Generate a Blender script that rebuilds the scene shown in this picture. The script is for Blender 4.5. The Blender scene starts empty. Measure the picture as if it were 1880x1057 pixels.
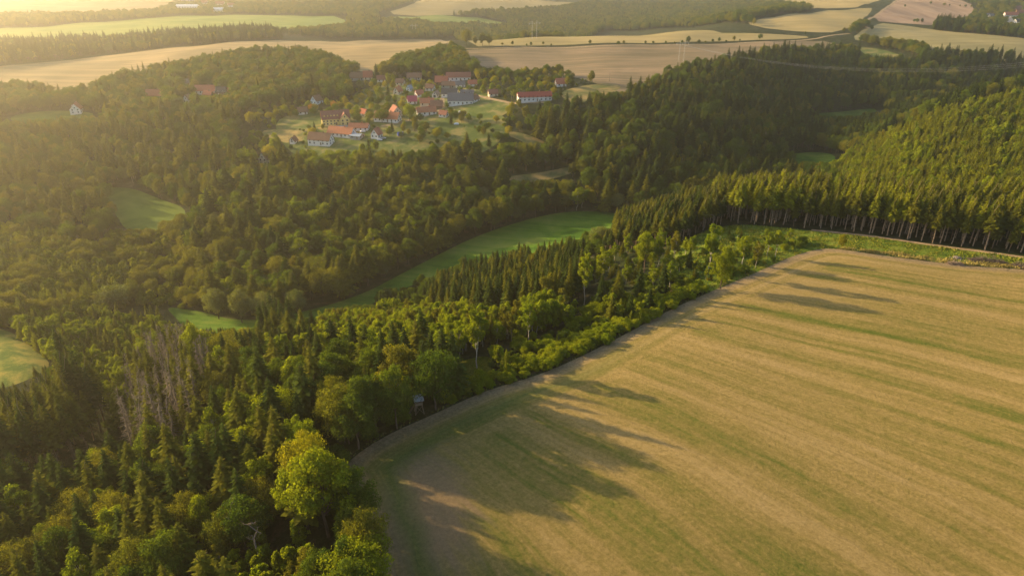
import bpy, math, random
import numpy as np
from mathutils import Vector, Matrix
from mathutils.geometry import delaunay_2d_cdt

R = math.radians
sc = bpy.context.scene
C = sc.collection
rng = np.random.default_rng(7)
random.seed(7)

# ------------------------------------------------------------------ camera
CAM_Z, PITCH, F = 110.0, R(26.3), 1270.0        # F in pixels of the 1880 x 1057 photograph
cam = bpy.data.objects.new('camera', bpy.data.cameras.new('camera'))
C.objects.link(cam)
cam.location = (0, 0, CAM_Z)
cam.rotation_euler = (math.pi / 2 - PITCH, 0, 0)
cam.data.sensor_width = 36.0
cam.data.lens = F / 1880 * 36
cam.data.clip_start = 1.0
cam.data.clip_end = 30000
sc.camera = cam

# ------------------------------------------------------------------ light
SUN_AZ, SUN_EL = R(-66), R(16.0)                # azimuth from +Y, negative = left of the view
sdir = Vector((math.sin(SUN_AZ) * math.cos(SUN_EL), math.cos(SUN_AZ) * math.cos(SUN_EL), math.sin(SUN_EL)))
sun = bpy.data.objects.new('sun', bpy.data.lights.new('sun', 'SUN'))
C.objects.link(sun)
sun.data.energy = 5.0
sun.data.angle = R(0.6)
sun.data.color = (1.0, 0.71, 0.34)
sun.rotation_euler = (-sdir).to_track_quat('-Z', 'Y').to_euler()
sun.location = (-300, 200, 400)
W = bpy.data.worlds.new('World')
sc.world = W
W.use_nodes = True
nt = W.node_tree
sky = nt.nodes.new('ShaderNodeTexSky')
sky.sky_type = 'NISHITA'
sky.sun_disc = False
sky.sun_elevation = SUN_EL
sky.sun_rotation = SUN_AZ
sky.dust_density = 3.0
sky.air_density = 1.0
nt.links.new(sky.outputs[0], nt.nodes['Background'].inputs[0])
nt.nodes['Background'].inputs[1].default_value = 0.13
sc.view_settings.view_transform = 'Standard'
sc.view_settings.look = 'None'
sc.view_settings.exposure = 1.2
sc.view_settings.gamma = 1
sc.cycles.max_bounces = 5
sc.cycles.diffuse_bounces = 3
sc.cycles.transmission_bounces = 3
sc.cycles.volume_bounces = 0
sc.cycles.use_denoising = True
sc.cycles.sample_clamp_indirect = 0.5
sc.cycles.sample_clamp_direct = 6.0
sc.cycles.use_adaptive_sampling = False

# ------------------------------------------------------------------ terrain
def rays(P):
    P = np.asarray(P, float)
    a = (P[:, 0] - 940) / F
    b = (528.5 - P[:, 1]) / F
    cp, sp = math.cos(PITCH), math.sin(PITCH)
    return np.stack([a, cp + b * sp, -sp + b * cp], 1)

PXZ = [  # (px, py, ground height) seen in the photograph
 (690,1057,0),(1300,1057,0),(1880,1057,0),(628,862,0),(1000,850,.6),(1400,800,1.5),(1880,800,2),(860,740,0),(1160,610,0),
 (1300,537,0),(1490,463,0),(1500,600,1),(1880,600,2),(1880,492,1),(1700,478,.5),(1310,415,-4),(1600,440,-.5),(1860,470,.5),
 (1880,400,-2),(1880,340,-3),(1880,250,4),(1880,195,10),(1880,176,12),(1700,335,-10),(1700,260,-5),(1700,222,-3),
 (1550,345,-24),(1600,300,-24),(1620,260,-24),(1500,292,-45),(1540,207,-42),(1250,137,-5),(1400,118,-5),(1350,250,-30),
 (1150,300,-30),(1200,380,-48),(1400,350,-45),(1050,200,-12),(1000,165,-6),(1600,150,-25),(1700,112,-8),(1850,112,-8),
 (617,225,-25),(560,240,-27),(680,252,-27),(830,185,-14),(760,203,-18),(981,184,-9),(650,150,-14),(380,170,-20),
 (140,207,-30),(290,178,-24),(500,290,-38),(600,300,-37),(750,275,-30),(850,255,-26),(960,245,-22),(1040,300,-36),
 (700,350,-45),(500,420,-50),(300,345,-50),(270,400,-52),(600,480,-53),(420,570,-56),(850,480,-52),(1000,425,-50),
 (1110,400,-49),(700,540,-54),(330,590,-57),(100,300,-44),(0,250,-35),(0,215,-31),(150,480,-52),(0,480,-44),(0,560,-44),
 (0,640,-31),(60,680,-29),(200,660,-46),(200,800,-38),(0,820,-35),(0,1057,-23),(200,1057,-15),(400,1057,-7),(520,1057,-2.5),
 (450,850,-7),(300,850,-16),(600,750,-3),(450,700,-16),(300,680,-36),(700,660,-12),(850,620,-12),(960,630,-5),
 (875,678,-2),(1000,540,-26),(900,580,-24),(1100,510,-12),(1060,480,-26),(1150,470,-12),(1210,455,-8),(1200,410,-28),
 (1300,385,-22),(200,120,-17),(0,150,-22),(0,130,-17),(300,98,-12),(500,80,-6),(600,100,-8),(750,82,-3),(1000,120,-6),
 (1000,87,0),(1000,68,2),(1250,60,3),(1300,82,0),(1150,145,-6),(1400,78,0),(1560,62,2),(1700,75,0),(1880,97,-3),
 (1880,68,0),(1650,22,0),(1860,37,-3),(1450,22,-2),(1350,37,-3),(1600,2,3),(1100,40,-70),(1200,12,-60),(900,40,-55),
 (750,20,-36),(850,10,-35),(600,40,-36),(200,52,-26),(400,37,-25),(350,15,-30),(0,75,-28),(0,40,-30),(0,2,-35),(400,2,-30)]
XYZ = [(480,640,-12),(520,740,-35),(400,640,-30),(-250,1180,-34),(0,1230,-42),(250,1230,-30),(-600,1080,-30),
 (-1500,3500,-20),(0,3500,-30),(1500,3500,10),(-3000,6000,0),(0,6000,0),(3000,6000,10),(-100,60,-22),(0,60,-2),(70,60,0),
 (800,1300,-5),(-900,1000,-25)]
d = rays([(p[0], p[1]) for p in PXZ])
zz = np.array([p[2] for p in PXZ], float)
tt = (zz - CAM_Z) / d[:, 2]
ctr = np.concatenate([np.stack([d[:, 0] * tt, d[:, 1] * tt, zz], 1), np.array(XYZ, float)])

def warp(X, Y):
    Yc = np.maximum(Y, 60 + 0 * Y)
    return np.stack([np.clip(X / Yc, -1.5, 1.5) * 1.4, np.log(Yc)], -1)

cuv = warp(ctr[:, 0], ctr[:, 1])
def kern(r2):
    return 0.5 * r2 * np.log(r2 + 1e-12)
n = len(ctr)
K = kern(((cuv[:, None] - cuv[None]) ** 2).sum(-1)) + np.eye(n) * 6e-4
Pm = np.concatenate([np.ones((n, 1)), cuv], 1)
A = np.zeros((n + 3, n + 3)); A[:n, :n] = K; A[:n, n:] = Pm; A[n:, :n] = Pm.T
sol = np.linalg.solve(A, np.concatenate([ctr[:, 2], np.zeros(3)]))

def H(X, Y):
    X = np.atleast_1d(np.asarray(X, float)); Y = np.atleast_1d(np.asarray(Y, float))
    out = np.empty(len(X))
    for i in range(0, len(X), 20000):
        q = warp(X[i:i + 20000], Y[i:i + 20000])
        k = kern(((q[:, None] - cuv[None]) ** 2).sum(-1))
        out[i:i + 20000] = k @ sol[:n] + sol[n] + q @ sol[n + 1:]
    und = 0.5 * np.sin(X / 23 + Y / 41) * np.sin(Y / 31 - X / 57) * np.clip((Y - 60) / 400, 0, 3)
    return np.clip(out, -75, 45) + und

def hit(P):
    """pixels of the photograph -> points of the terrain they show"""
    dd = rays(P)
    ts = np.geomspace(55, 9000, 900)
    out = np.zeros((len(dd), 3))
    for i, v in enumerate(dd):
        X = v[0] * ts; Y = v[1] * ts; Z = CAM_Z + v[2] * ts
        g = Z - H(X, Y)
        k = np.argmax(g < 0)
        if g[k] >= 0: k = len(ts) - 1
        if k == 0: k = 1
        f = g[k - 1] / (g[k - 1] - g[k]) if g[k - 1] != g[k] else 1
        t = ts[k - 1] + (ts[k] - ts[k - 1]) * min(max(f, 0), 1)
        x, y = v[0] * t, v[1] * t
        out[i] = (x, y, H(x, y)[0])
    return out

def proj(X, Y, Z):
    cp, sp = math.cos(PITCH), math.sin(PITCH)
    dz = Z - CAM_Z
    dep = Y * cp - dz * sp
    up = Y * sp + dz * cp
    return 940 + F * X / dep, 528.5 - F * up / dep, dep

def inside(px, py, poly):
    poly = np.asarray(poly); r = np.zeros(len(px), bool)
    j = len(poly) - 1
    for i in range(len(poly)):
        xi, yi = poly[i][:2]; xj, yj = poly[j][:2]
        c = ((yi > py) != (yj > py)) & (px < (xj - xi) * (py - yi) / (yj - yi + 1e-12) + xi)
        r ^= c; j = i
    return r

def seg_dist(X, Y, line):
    best = np.full(len(X), 1e9)
    for a, b in zip(line[:-1], line[1:]):
        ax, ay, bx, by = a[0], a[1], b[0], b[1]
        L = (bx - ax) ** 2 + (by - ay) ** 2 + 1e-9
        t = np.clip(((X - ax) * (bx - ax) + (Y - ay) * (by - ay)) / L, 0, 1)
        best = np.minimum(best, np.hypot(X - ax - t * (bx - ax), Y - ay - t * (by - ay)))
    return best

# ------------------------------------------------------------------ material helpers
def mat(name):
    m = bpy.data.materials.new(name); m.use_nodes = True
    N = m.node_tree.nodes
    for x in list(N): N.remove(x)
    o = N.new('ShaderNodeOutputMaterial')
    return m, N, m.node_tree.links, o

def ramp(N, stops, interp='LINEAR'):
    r = N.new('ShaderNodeValToRGB'); r.color_ramp.interpolation = interp
    e = r.color_ramp.elements
    e[0].position = stops[0][0]; e[0].color = (*stops[0][1], 1)
    e[1].position = stops[-1][0]; e[1].color = (*stops[-1][1], 1)
    for p, c in stops[1:-1]:
        x = e.new(p); x.color = (*c, 1)
    return r

def noise(N, L, vec, scale, detail=4, rough=.55, dist=0):
    t = N.new('ShaderNodeTexNoise'); t.inputs['Scale'].default_value = scale
    t.inputs['Detail'].default_value = detail; t.inputs['Roughness'].default_value = rough
    t.inputs['Distortion'].default_value = dist
    if vec is not None: L.new(vec, t.inputs['Vector'])
    return t

def mix(N, L, a, b, f, mode='MIX'):
    m = N.new('ShaderNodeMix'); m.data_type = 'RGBA'; m.blend_type = mode
    for k, v in ((6, a), (7, b)):
        if isinstance(v, tuple): m.inputs[k].default_value = (*v, 1)
        else: L.new(v, m.inputs[k])
    if isinstance(f, (int, float)): m.inputs[0].default_value = f
    else: L.new(f, m.inputs[0])
    return m.outputs[2]

def math_(N, L, op, a, b=None, c=None):
    m = N.new('ShaderNodeMath'); m.operation = op
    for k, v in enumerate((a, b, c)):
        if v is None: continue
        if isinstance(v, (int, float)): m.inputs[k].default_value = v
        else: L.new(v, m.inputs[k])
    return m.outputs[0]

def princ(N, L, o, col, rough=.9, bump=None, bs=1.0, bd=.3, spec=.15):
    p = N.new('ShaderNodeBsdfPrincipled'); p.inputs['Roughness'].default_value = rough
    p.inputs['Specular IOR Level'].default_value = spec
    if isinstance(col, tuple): p.inputs['Base Color'].default_value = (*col, 1)
    else: L.new(col, p.inputs['Base Color'])
    if bump is not None:
        b = N.new('ShaderNodeBump'); b.inputs['Strength'].default_value = bs; b.inputs['Distance'].default_value = bd
        L.new(bump, b.inputs['Height']); L.new(b.outputs[0], p.inputs['Normal'])
    L.new(p.outputs[0], o.inputs[0])
    return p

def plain(name, col, rough=.85, var=.15, scale=1.5, bd=.02):
    m, N, L, o = mat(name)
    tc = N.new('ShaderNodeTexCoord')
    t = noise(N, L, tc.outputs['Object'], scale, 5)
    r = ramp(N, [(.25, tuple(c * (1 - var) for c in col)), (.75, tuple(min(1, c * (1 + var)) for c in col))])
    L.new(t.outputs[0], r.inputs[0])
    princ(N, L, o, r.outputs[0], rough, t.outputs[0], .6, bd)
    return m

def land(name, stops, stripe=None, scale=.05, micro=1.2, bd=.25, bs=.8, fine=.3):
    """open land: large patches x optional drill rows x a fine grain with relief"""
    m, N, L, o = mat(name)
    tc = N.new('ShaderNodeTexCoord'); v = tc.outputs['Object']
    a = noise(N, L, v, scale, 6, .6, .4).outputs[0]
    if stripe:
        ang, period, k = stripe
        sx = N.new('ShaderNodeSeparateXYZ'); L.new(v, sx.inputs[0])
        s = math_(N, L, 'ADD', math_(N, L, 'MULTIPLY', sx.outputs[0], math.sin(R(ang))), math_(N, L, 'MULTIPLY', sx.outputs[1], math.cos(R(ang))))
        t = math_(N, L, 'ADD', math_(N, L, 'MULTIPLY', sx.outputs[0], math.cos(R(ang)) * .04), math_(N, L, 'MULTIPLY', sx.outputs[1], -math.sin(R(ang)) * .04))
        cb = N.new('ShaderNodeCombineXYZ'); L.new(s, cb.inputs[0]); L.new(t, cb.inputs[1])
        st = noise(N, L, cb.outputs[0], 1 / period, 5, .6).outputs[0]
        a = math_(N, L, 'ADD', math_(N, L, 'MULTIPLY', a, 1 - k), math_(N, L, 'MULTIPLY', st, k))
    g = noise(N, L, v, micro, 8, .7).outputs[0]
    a2 = math_(N, L, 'ADD', a, math_(N, L, 'MULTIPLY', math_(N, L, 'SUBTRACT', g, .5), fine))
    r = ramp(N, stops); L.new(a2, r.inputs[0])
    princ(N, L, o, r.outputs[0], .95, g, bs, bd, .05)
    return m

# ------------------------------------------------------------------ land cover outlines (pixels of the photograph)
FIELD = [(770,1300),(715,1150),(690,1057),(668,960),(645,900),(626,866),(648,838),(712,797),(785,765),(850,735),(900,714),(990,688),
 (1080,648),(1160,607),(1230,568),(1300,537),(1390,500),(1440,476),(1480,462),(1510,456),(1540,457),(1620,469),(1700,479),(1780,488),
 (1880,494),(1950,500),(2020,507),(2090,513),(2180,540),(2400,700),(2900,1300)]
OPEN = [
 ('stubble_field', 'field', FIELD),
 ('clearing', 'weeds', [(1225,462),(1250,445),(1300,422),(1350,412),(1450,419),(1560,431),(1700,450),(1860,469),(2080,500),(2120,530),(1700,510),(1480,490),(1380,520),(1300,552),(1285,515),(1230,500)]),
 ('clearing', 'weeds', [(830,676),(870,655),(905,655),(900,690),(860,712),(835,705)]),
 ('meadow', 'meadow', [(1150,392),(1060,387),(1000,394),(930,414),(860,440),(800,470),(735,503),(640,550),(560,572),(480,588),(420,586),(375,572),(300,560),(325,585),(350,612),(420,625),(520,614),(640,574),(700,550),(745,526),(830,500),(940,480),(1040,458),(1100,440),(1150,412)]),
 ('meadow', 'meadow_dull', [(185,345),(240,343),(300,368),(342,382),(338,408),(290,424),(235,428),(212,395)]),
 ('meadow', 'pasture', [(-90,590),(20,605),(62,640),(100,672),(60,700),(-20,720),(-90,725)]),
 ('meadow', 'meadow_dull', [(8,216),(60,205),(125,203),(185,209),(130,224),(50,236)]),
 ('lawn', 'lawn', [(495,228),(560,214),(600,218),(606,231),(530,242)]),
 ('lawn', 'dry', [(470,240),(530,236),(562,245),(556,262),(510,262)]),
 ('lawn', 'dry', [(575,234),(625,228),(640,236),(600,242)]),
 ('lawn', 'lawn', [(560,262),(600,268),(650,268),(700,262),(680,280),(610,282),(565,275)]),
 ('pasture', 'lawn', [(780,222),(850,232),(905,266),(870,272),(800,245)]),
 ('pasture', 'lawn', [(690,252),(760,258),(805,286),(780,294),(700,275)]),
 ('pasture', 'dry', [(925,238),(1010,262),(1000,278),(935,252)]),
 ('pasture', 'lawn', [(850,196),(930,180),(940,205),(900,222),(860,214)]),
 ('pasture', 'dry', [(1020,168),(1100,152),(1150,158),(1110,176),(1050,196)]),
 ('pasture', 'dry', [(855,332),(960,322),(1060,298),(1066,312),(960,337),(870,344)]),
 ('meadow', 'meadow', [(1435,283),(1500,276),(1540,284),(1520,312),(1480,306)]),
 ('meadow', 'meadow_dull', [(1470,213),(1540,203),(1612,196),(1604,212),(1490,226)]),
 ('farm_field', 'straw', [(-300,185),(-300,150),(0,128),(200,101),(300,89),(400,81),(480,76),(560,74),(740,72),(830,72),(835,78),(790,84),(760,112),(700,132),(660,132),(620,122),(560,104),(480,102),(400,112),(300,132),(200,156),(160,176),(135,184),(60,170),(0,164)]),
 ('farm_field', 'brown', [(835,92),(950,88),(1200,83),(1400,78),(1500,73),(1550,84),(1545,94),(1500,98),(1400,104),(1320,124),(1210,134),(1150,184),(1110,158),(1020,136),(900,128),(850,112)]),
 ('farm_field', 'gold', [(838,85),(850,72),(1000,70),(1180,62),(1300,60),(1400,62),(1480,66),(1485,71),(1200,80),(1000,85)]),
 ('farm_field', 'gold', [(1370,40),(1490,24),(1600,14),(1600,22),(1575,44),(1540,60),(1490,60),(1380,50)]),
 ('farm_field', 'plough', [(1598,38),(1625,17),(1660,-4),(1750,-4),(1795,12),(1770,46),(1715,47),(1660,43)]),
 ('farm_field', 'pale', [(1590,52),(1630,43),(1720,56),(1880,72),(2100,90),(2100,128),(1880,116),(1780,110),(1700,100),(1690,88),(1600,77),(1560,72)]),
 ('farm_field', 'lawn', [(1570,86),(1620,90),(1662,105),(1600,110)]),
 ('farm_field', 'green', [(-300,78),(-100,60),(0,52),(200,41),(330,29),(450,27),(560,30),(630,31),(640,52),(560,60),(500,56),(300,62),(0,76)]),
 ('farm_field', 'straw', [(-400,-30),(300,-20),(325,8),(280,22),(120,26),(0,34),(-400,60)]),
 ('farm_field', 'gold', [(700,26),(760,9),(800,-10),(1050,4),(1060,10),(960,22),(850,27),(790,30)]),
 ('farm_field', 'green', [(690,33),(850,29),(960,46),(860,49),(790,44),(700,41)]),
 ('farm_field', 'gold', [(1430,-10),(1655,-20),(1600,11),(1490,20),(1450,12)]),
]
OPEN.append(('village_green', 'lawn', [(500,222),(560,205),(640,195),(660,160),(780,152),(900,165),(900,200),(940,225),(900,285),(760,300),(690,292),(560,295),(520,270)]))
DIRT = land('track', [(.3, (.24, .17, .10)), (.7, (.40, .30, .18))], None, .3, 2.5, .08)
M = {
 'weeds': land('weeds', [(.30, (.045, .08, .012)), (.46, (.10, .16, .018)), (.62, (.18, .22, .03)), (.8, (.28, .25, .08))], None, .13, 1.5, .9, 1.0, .5),
 'meadow': land('meadow', [(.40, (.040, .095, .008)), (.5, (.075, .150, .012)), (.62, (.15, .19, .03))], (20, 3.5, .35), .035, 1.3, .25, .9, .22),
 'meadow_dull': land('meadow_dull', [(.40, (.06, .11, .014)), (.60, (.12, .17, .025))], None, .04, 1.1, .2, .6, .15),
 'pasture': land('pasture', [(.40, (.07, .11, .02)), (.5, (.14, .16, .03)), (.60, (.26, .22, .05))], None, .10, 1.1, .4, .9, .3),
 'lawn': land('lawn', [(.40, (.075, .11, .025)), (.5, (.12, .145, .04)), (.60, (.22, .19, .07))], None, .08, 1.0, .2, .6, .2),
 'dry': land('dry', [(.40, (.12, .13, .04)), (.60, (.32, .23, .09))], None, .07, 1.0, .2, .6, .2),
 'straw': land('straw', [(.40, (.20, .165, .085)), (.60, (.36, .26, .13))], (4, 9, .55), .012, .5, .3, .5, .12),
 'brown': land('brown', [(.40, (.14, .115, .065)), (.5, (.20, .155, .09)), (.60, (.30, .215, .13))], (3, 7, .6), .012, .5, .3, .6, .12),
 'gold': land('gold', [(.40, (.24, .20, .085)), (.60, (.37, .29, .13))], (3, 9, .5), .006, .5, .3, .5, .12),
 'plough': land('plough', [(.40, (.24, .16, .11)), (.60, (.38, .27, .18))], (100, 14, .6), .012, .5, .3, .5, .12),
 'pale': land('pale', [(.40, (.20, .18, .08)), (.60, (.32, .27, .13))], (-8, 10, .5), .012, .5, .3, .5, .12),
 'green': land('green', [(.40, (.13, .20, .04)), (.60, (.26, .29, .07))], (5, 12, .4), .012, .5, .3, .5, .12),
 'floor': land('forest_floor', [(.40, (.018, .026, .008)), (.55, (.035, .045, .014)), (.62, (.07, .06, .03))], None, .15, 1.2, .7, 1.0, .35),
}

def stubble():
    """mown field: curved swaths, green regrowth bands, worn headland; 'edge' = metres from the field's outline"""
    m, N, L, o = mat('stubble_field')
    tc = N.new('ShaderNodeTexCoord'); v = tc.outputs['Object']
    sx = N.new('ShaderNodeSeparateXYZ'); L.new(v, sx.inputs[0]); x, y = sx.outputs[0], sx.outputs[1]
    th = R(38)
    y0 = math_(N, L, 'SUBTRACT', y, 150)
    s = math_(N, L, 'ADD', math_(N, L, 'ADD', math_(N, L, 'MULTIPLY', x, math.sin(th)), math_(N, L, 'MULTIPLY', y, math.cos(th))),
              math_(N, L, 'MULTIPLY', math_(N, L, 'MULTIPLY', y0, y0), .0028))
    t = math_(N, L, 'SUBTRACT', math_(N, L, 'MULTIPLY', x, math.cos(th)), math_(N, L, 'MULTIPLY', y, math.sin(th)))
    wob = noise(N, L, v, .02, 3).outputs[0]
    s = math_(N, L, 'ADD', s, math_(N, L, 'MULTIPLY', wob, 9.0))
    ed = N.new('ShaderNodeAttribute'); ed.attribute_name = 'edge'; e = ed.outputs['Fac']
    # near the outline the swaths follow the edge
    mr = N.new('ShaderNodeMapRange'); mr.inputs[1].default_value = 9; mr.inputs[2].default_value = 17; mr.interpolation_type = 'SMOOTHSTEP'
    L.new(math_(N, L, 'ADD', e, math_(N, L, 'MULTIPLY', math_(N, L, 'SUBTRACT', noise(N, L, v, .06, 3).outputs[0], .5), 14)), mr.inputs[0])
    headw = mr.outputs[0]
    cb = N.new('ShaderNodeCombineXYZ'); L.new(s, cb.inputs[0]); L.new(math_(N, L, 'MULTIPLY', t, .035), cb.inputs[1])
    cb2 = N.new('ShaderNodeCombineXYZ'); L.new(e, cb2.inputs[0]); L.new(math_(N, L, 'MULTIPLY', t, .03), cb2.inputs[1])
    def band(scale, det=3, rough=.55):
        a = noise(N, L, cb.outputs[0], scale, det, rough).outputs[0]
        b = noise(N, L, cb2.outputs[0], scale, det, rough).outputs[0]
        mm = N.new('ShaderNodeMix'); mm.data_type = 'FLOAT'
        L.new(headw, mm.inputs[0]); L.new(b, mm.inputs[2]); L.new(a, mm.inputs[3])
        return mm.outputs[0]
    big = band(.085, 2); mid = band(.32, 4, .65); fin = band(1.3, 3, .6)
    patch = noise(N, L, v, .018, 4, .5).outputs[0]
    g1 = noise(N, L, v, 1.1, 9, .85).outputs[0]
    g2 = noise(N, L, v, .35, 5, .6).outputs[0]
    a = math_(N, L, 'ADD', math_(N, L, 'MULTIPLY', big, .46), math_(N, L, 'MULTIPLY', mid, .30))
    a = math_(N, L, 'ADD', a, math_(N, L, 'MULTIPLY', fin, .12))
    a = math_(N, L, 'ADD', a, math_(N, L, 'MULTIPLY', patch, .12))
    a = math_(N, L, 'ADD', a, math_(N, L, 'MULTIPLY', math_(N, L, 'SUBTRACT', g2, .5), .12))
    a = math_(N, L, 'ADD', a, math_(N, L, 'MULTIPLY', math_(N, L, 'SUBTRACT', g1, .5), .20))
    # green is stronger to the left and low in the field
    gx = N.new('ShaderNodeMapRange'); gx.inputs[1].default_value = -45; gx.inputs[2].default_value = 45; gx.inputs[3].default_value = -.055; gx.inputs[4].default_value = .012
    L.new(x, gx.inputs[0]); a = math_(N, L, 'ADD', a, gx.outputs[0])
    r = ramp(N, [(.35, (.075, .110, .014)), (.42, (.140, .146, .030)), (.475, (.216, .176, .050)), (.53, (.290, .214, .074)), (.62, (.372, .270, .115))])
    L.new(a, r.inputs[0])
    # wheel tracks, in pairs, along the swaths
    sm = math_(N, L, 'ABSOLUTE', math_(N, L, 'SUBTRACT', math_(N, L, 'ABSOLUTE', math_(N, L, 'SUBTRACT', math_(N, L, 'FRACT', math_(N, L, 'MULTIPLY', s, 1 / 21.0)), .5)), .045))
    tm = N.new('ShaderNodeMapRange'); tm.inputs[1].default_value = .004; tm.inputs[2].default_value = .018; tm.inputs[3].default_value = .34; tm.inputs[4].default_value = 0
    L.new(sm, tm.inputs[0])
    rr_ = mix(N, L, r.outputs[0], (.17, .14, .055), math_(N, L, 'MULTIPLY', tm.outputs[0], math_(N, L, 'MULTIPLY', headw, g2)))
    # worn brown ground in the near left corner
    wc = hit([(775, 935)])[0]
    dx_ = math_(N, L, 'MULTIPLY', math_(N, L, 'SUBTRACT', x, float(wc[0])), 1 / 13.0); dy_ = math_(N, L, 'MULTIPLY', math_(N, L, 'SUBTRACT', y, float(wc[1])), 1 / 22.0)
    dd_ = math_(N, L, 'SQRT', math_(N, L, 'ADD', math_(N, L, 'MULTIPLY', dx_, dx_), math_(N, L, 'MULTIPLY', dy_, dy_)))
    wm = N.new('ShaderNodeMapRange'); wm.inputs[1].default_value = .55; wm.inputs[2].default_value = 1.1; wm.inputs[3].default_value = .8; wm.inputs[4].default_value = 0
    L.new(math_(N, L, 'ADD', dd_, math_(N, L, 'MULTIPLY', math_(N, L, 'SUBTRACT', mid, .5), 2.6)), wm.inputs[0])
    rr_ = mix(N, L, rr_, (.25, .175, .105), wm.outputs[0])
    # bare earth headland
    hm = N.new('ShaderNodeMapRange'); hm.inputs[1].default_value = 2.0; hm.inputs[2].default_value = 5.5; hm.inputs[3].default_value = .85; hm.inputs[4].default_value = 0
    L.new(math_(N, L, 'ADD', e, math_(N, L, 'MULTIPLY', math_(N, L, 'SUBTRACT', g2, .5), 4)), hm.inputs[0])
    er = ramp(N, [(.35, (.19, .145, .08)), (.65, (.32, .24, .145))]); L.new(g1, er.inputs[0])
    c1 = mix(N, L, rr_, er.outputs[0], hm.outputs[0])
    # a green band just inside the headland on the left
    gb = N.new('ShaderNodeMapRange'); gb.inputs[1].default_value = 0; gb.inputs[2].default_value = 4.5; gb.inputs[3].default_value = .75; gb.inputs[4].default_value = 0
    L.new(math_(N, L, 'ABSOLUTE', math_(N, L, 'SUBTRACT', math_(N, L, 'ADD', e, math_(N, L, 'MULTIPLY', math_(N, L, 'SUBTRACT', noise(N, L, v, .05, 3).outputs[0], .5), 8)), 9.0)), gb.inputs[0])
    gl = N.new('ShaderNodeMapRange'); gl.inputs[1].default_value = 5; gl.inputs[2].default_value = 45; gl.inputs[3].default_value = 1; gl.inputs[4].default_value = .15
    L.new(x, gl.inputs[0])
    gr = ramp(N, [(.3, (.045, .095, .015)), (.7, (.10, .14, .03))]); L.new(g1, gr.inputs[0])
    c2 = mix(N, L, c1, gr.outputs[0], math_(N, L, 'MULTIPLY', gb.outputs[0], gl.outputs[0]))
    gv = N.new('ShaderNodeMapRange'); gv.inputs[1].default_value = .3; gv.inputs[2].default_value = .7; gv.inputs[3].default_value = .72; gv.inputs[4].default_value = 1.28
    L.new(g1, gv.inputs[0])
    sc_ = N.new('ShaderNodeVectorMath'); sc_.operation = 'SCALE'; L.new(c2, sc_.inputs[0]); L.new(gv.outputs[0], sc_.inputs[3])
    princ(N, L, o, sc_.outputs[0], .95, g1, 1.0, .7, .04)
    return m
M['field'] = stubble()

# ------------------------------------------------------------------ the land as one gap-free net of sheets
def densify(P, closed=True):
    out = []
    Q = list(P) + ([P[0]] if closed else [])
    for a, b in zip(Q[:-1], Q[1:]):
        dlen = math.hypot(b[0] - a[0], b[1] - a[1]); step = max(2.0, .02 * (abs(a[1]) + abs(b[1])) / 2)
        k = max(1, int(dlen / step))
        for i in range(k):
            out.append((a[0] + (b[0] - a[0]) * i / k, a[1] + (b[1] - a[1]) * i / k))
    if not closed: out.append(tuple(P[-1][:2]))
    return out

def smooth_poly(P, it=2):
    for _ in range(it):
        Q = []
        for i in range(len(P)):
            a, b = P[i], P[(i + 1) % len(P)]
            Q.append((a[0] * .75 + b[0] * .25, a[1] * .75 + b[1] * .25)); Q.append((a[0] * .25 + b[0] * .75, a[1] * .25 + b[1] * .75))
        P = Q
    return P

def ribbon(line, w):
    L_ = []; R_ = []
    for i, p in enumerate(line):
        a = line[max(0, i - 1)]; b = line[min(len(line) - 1, i + 1)]
        dx, dy = b[0] - a[0], b[1] - a[1]; l = math.hypot(dx, dy) + 1e-9
        L_.append((p[0] - dy / l * w / 2, p[1] + dx / l * w / 2)); R_.append((p[0] + dy / l * w / 2, p[1] - dx / l * w / 2))
    return L_ + R_[::-1]

polys = []
for name, mk, px in OPEN:
    w = [tuple(p[:2]) for p in hit(px)]
    polys.append([name, mk, smooth_poly(w, 1 if name == 'farm_field' else 2)])
FIELD_W = polys[0][2]
TRACKS = [('track', [(1490,422),(1560,429),(1700,448),(1800,461),(1862,470),(2000,487)], 2.6),
          ('road', [(838,89),(950,87),(1100,85),(1250,82),(1400,77),(1500,71),(1560,62)], 4.5),
          ('track', [(1597,52),(1577,45),(1600,33),(1628,14),(1655,-2)], 5.0),
          ('road', [(700,232),(735,226),(775,216),(812,200),(800,188),(835,165),(880,178),(940,190),(1000,188)], 4.0)]
tw = []
for name, px, w in TRACKS:
    ln = densify([tuple(p[:2]) for p in hit(px)], False)
    ln = [(ln[i][0], ln[i][1]) for i in range(0, len(ln), 2)] + [ln[-1]]
    tw.append((name, ln, w))
order = [(n_, 'DIRT', ribbon(l_, w_)) for n_, l_, w_ in tw] + [tuple(p) for p in polys]

vv = []; ff = []
for name, mk, P in order:
    D = densify(P)
    ff.append(list(range(len(vv), len(vv) + len(D)))); vv += D
nb = len(vv)
Ys = np.exp(np.arange(math.log(62), math.log(7000), .0125))
us = np.linspace(-1.5, 1.5, 150)
gx_, gy_ = np.meshgrid(us, Ys)
gX = (gx_ * gy_).ravel() + rng.normal(0, .0006, gx_.size) * gy_.ravel(); gY = gy_.ravel()
cX, cY = np.meshgrid(np.arange(-9000, 9001, 300), np.arange(-600, 7001, 200))
cX = cX.ravel(); cY = cY.ravel()
k = (cY < 40) | (np.abs(cX) > 1.6 * cY + 20)
fx, fy = np.meshgrid(np.arange(-120, 121, 12), np.arange(-60, 60, 12))
allx = np.concatenate([gX, cX[k], fx.ravel()]); ally = np.concatenate([gY, cY[k], fy.ravel()])
allp = [Vector(p) for p in vv] + [Vector((a, b)) for a, b in zip(allx.tolist(), ally.tolist())]
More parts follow.
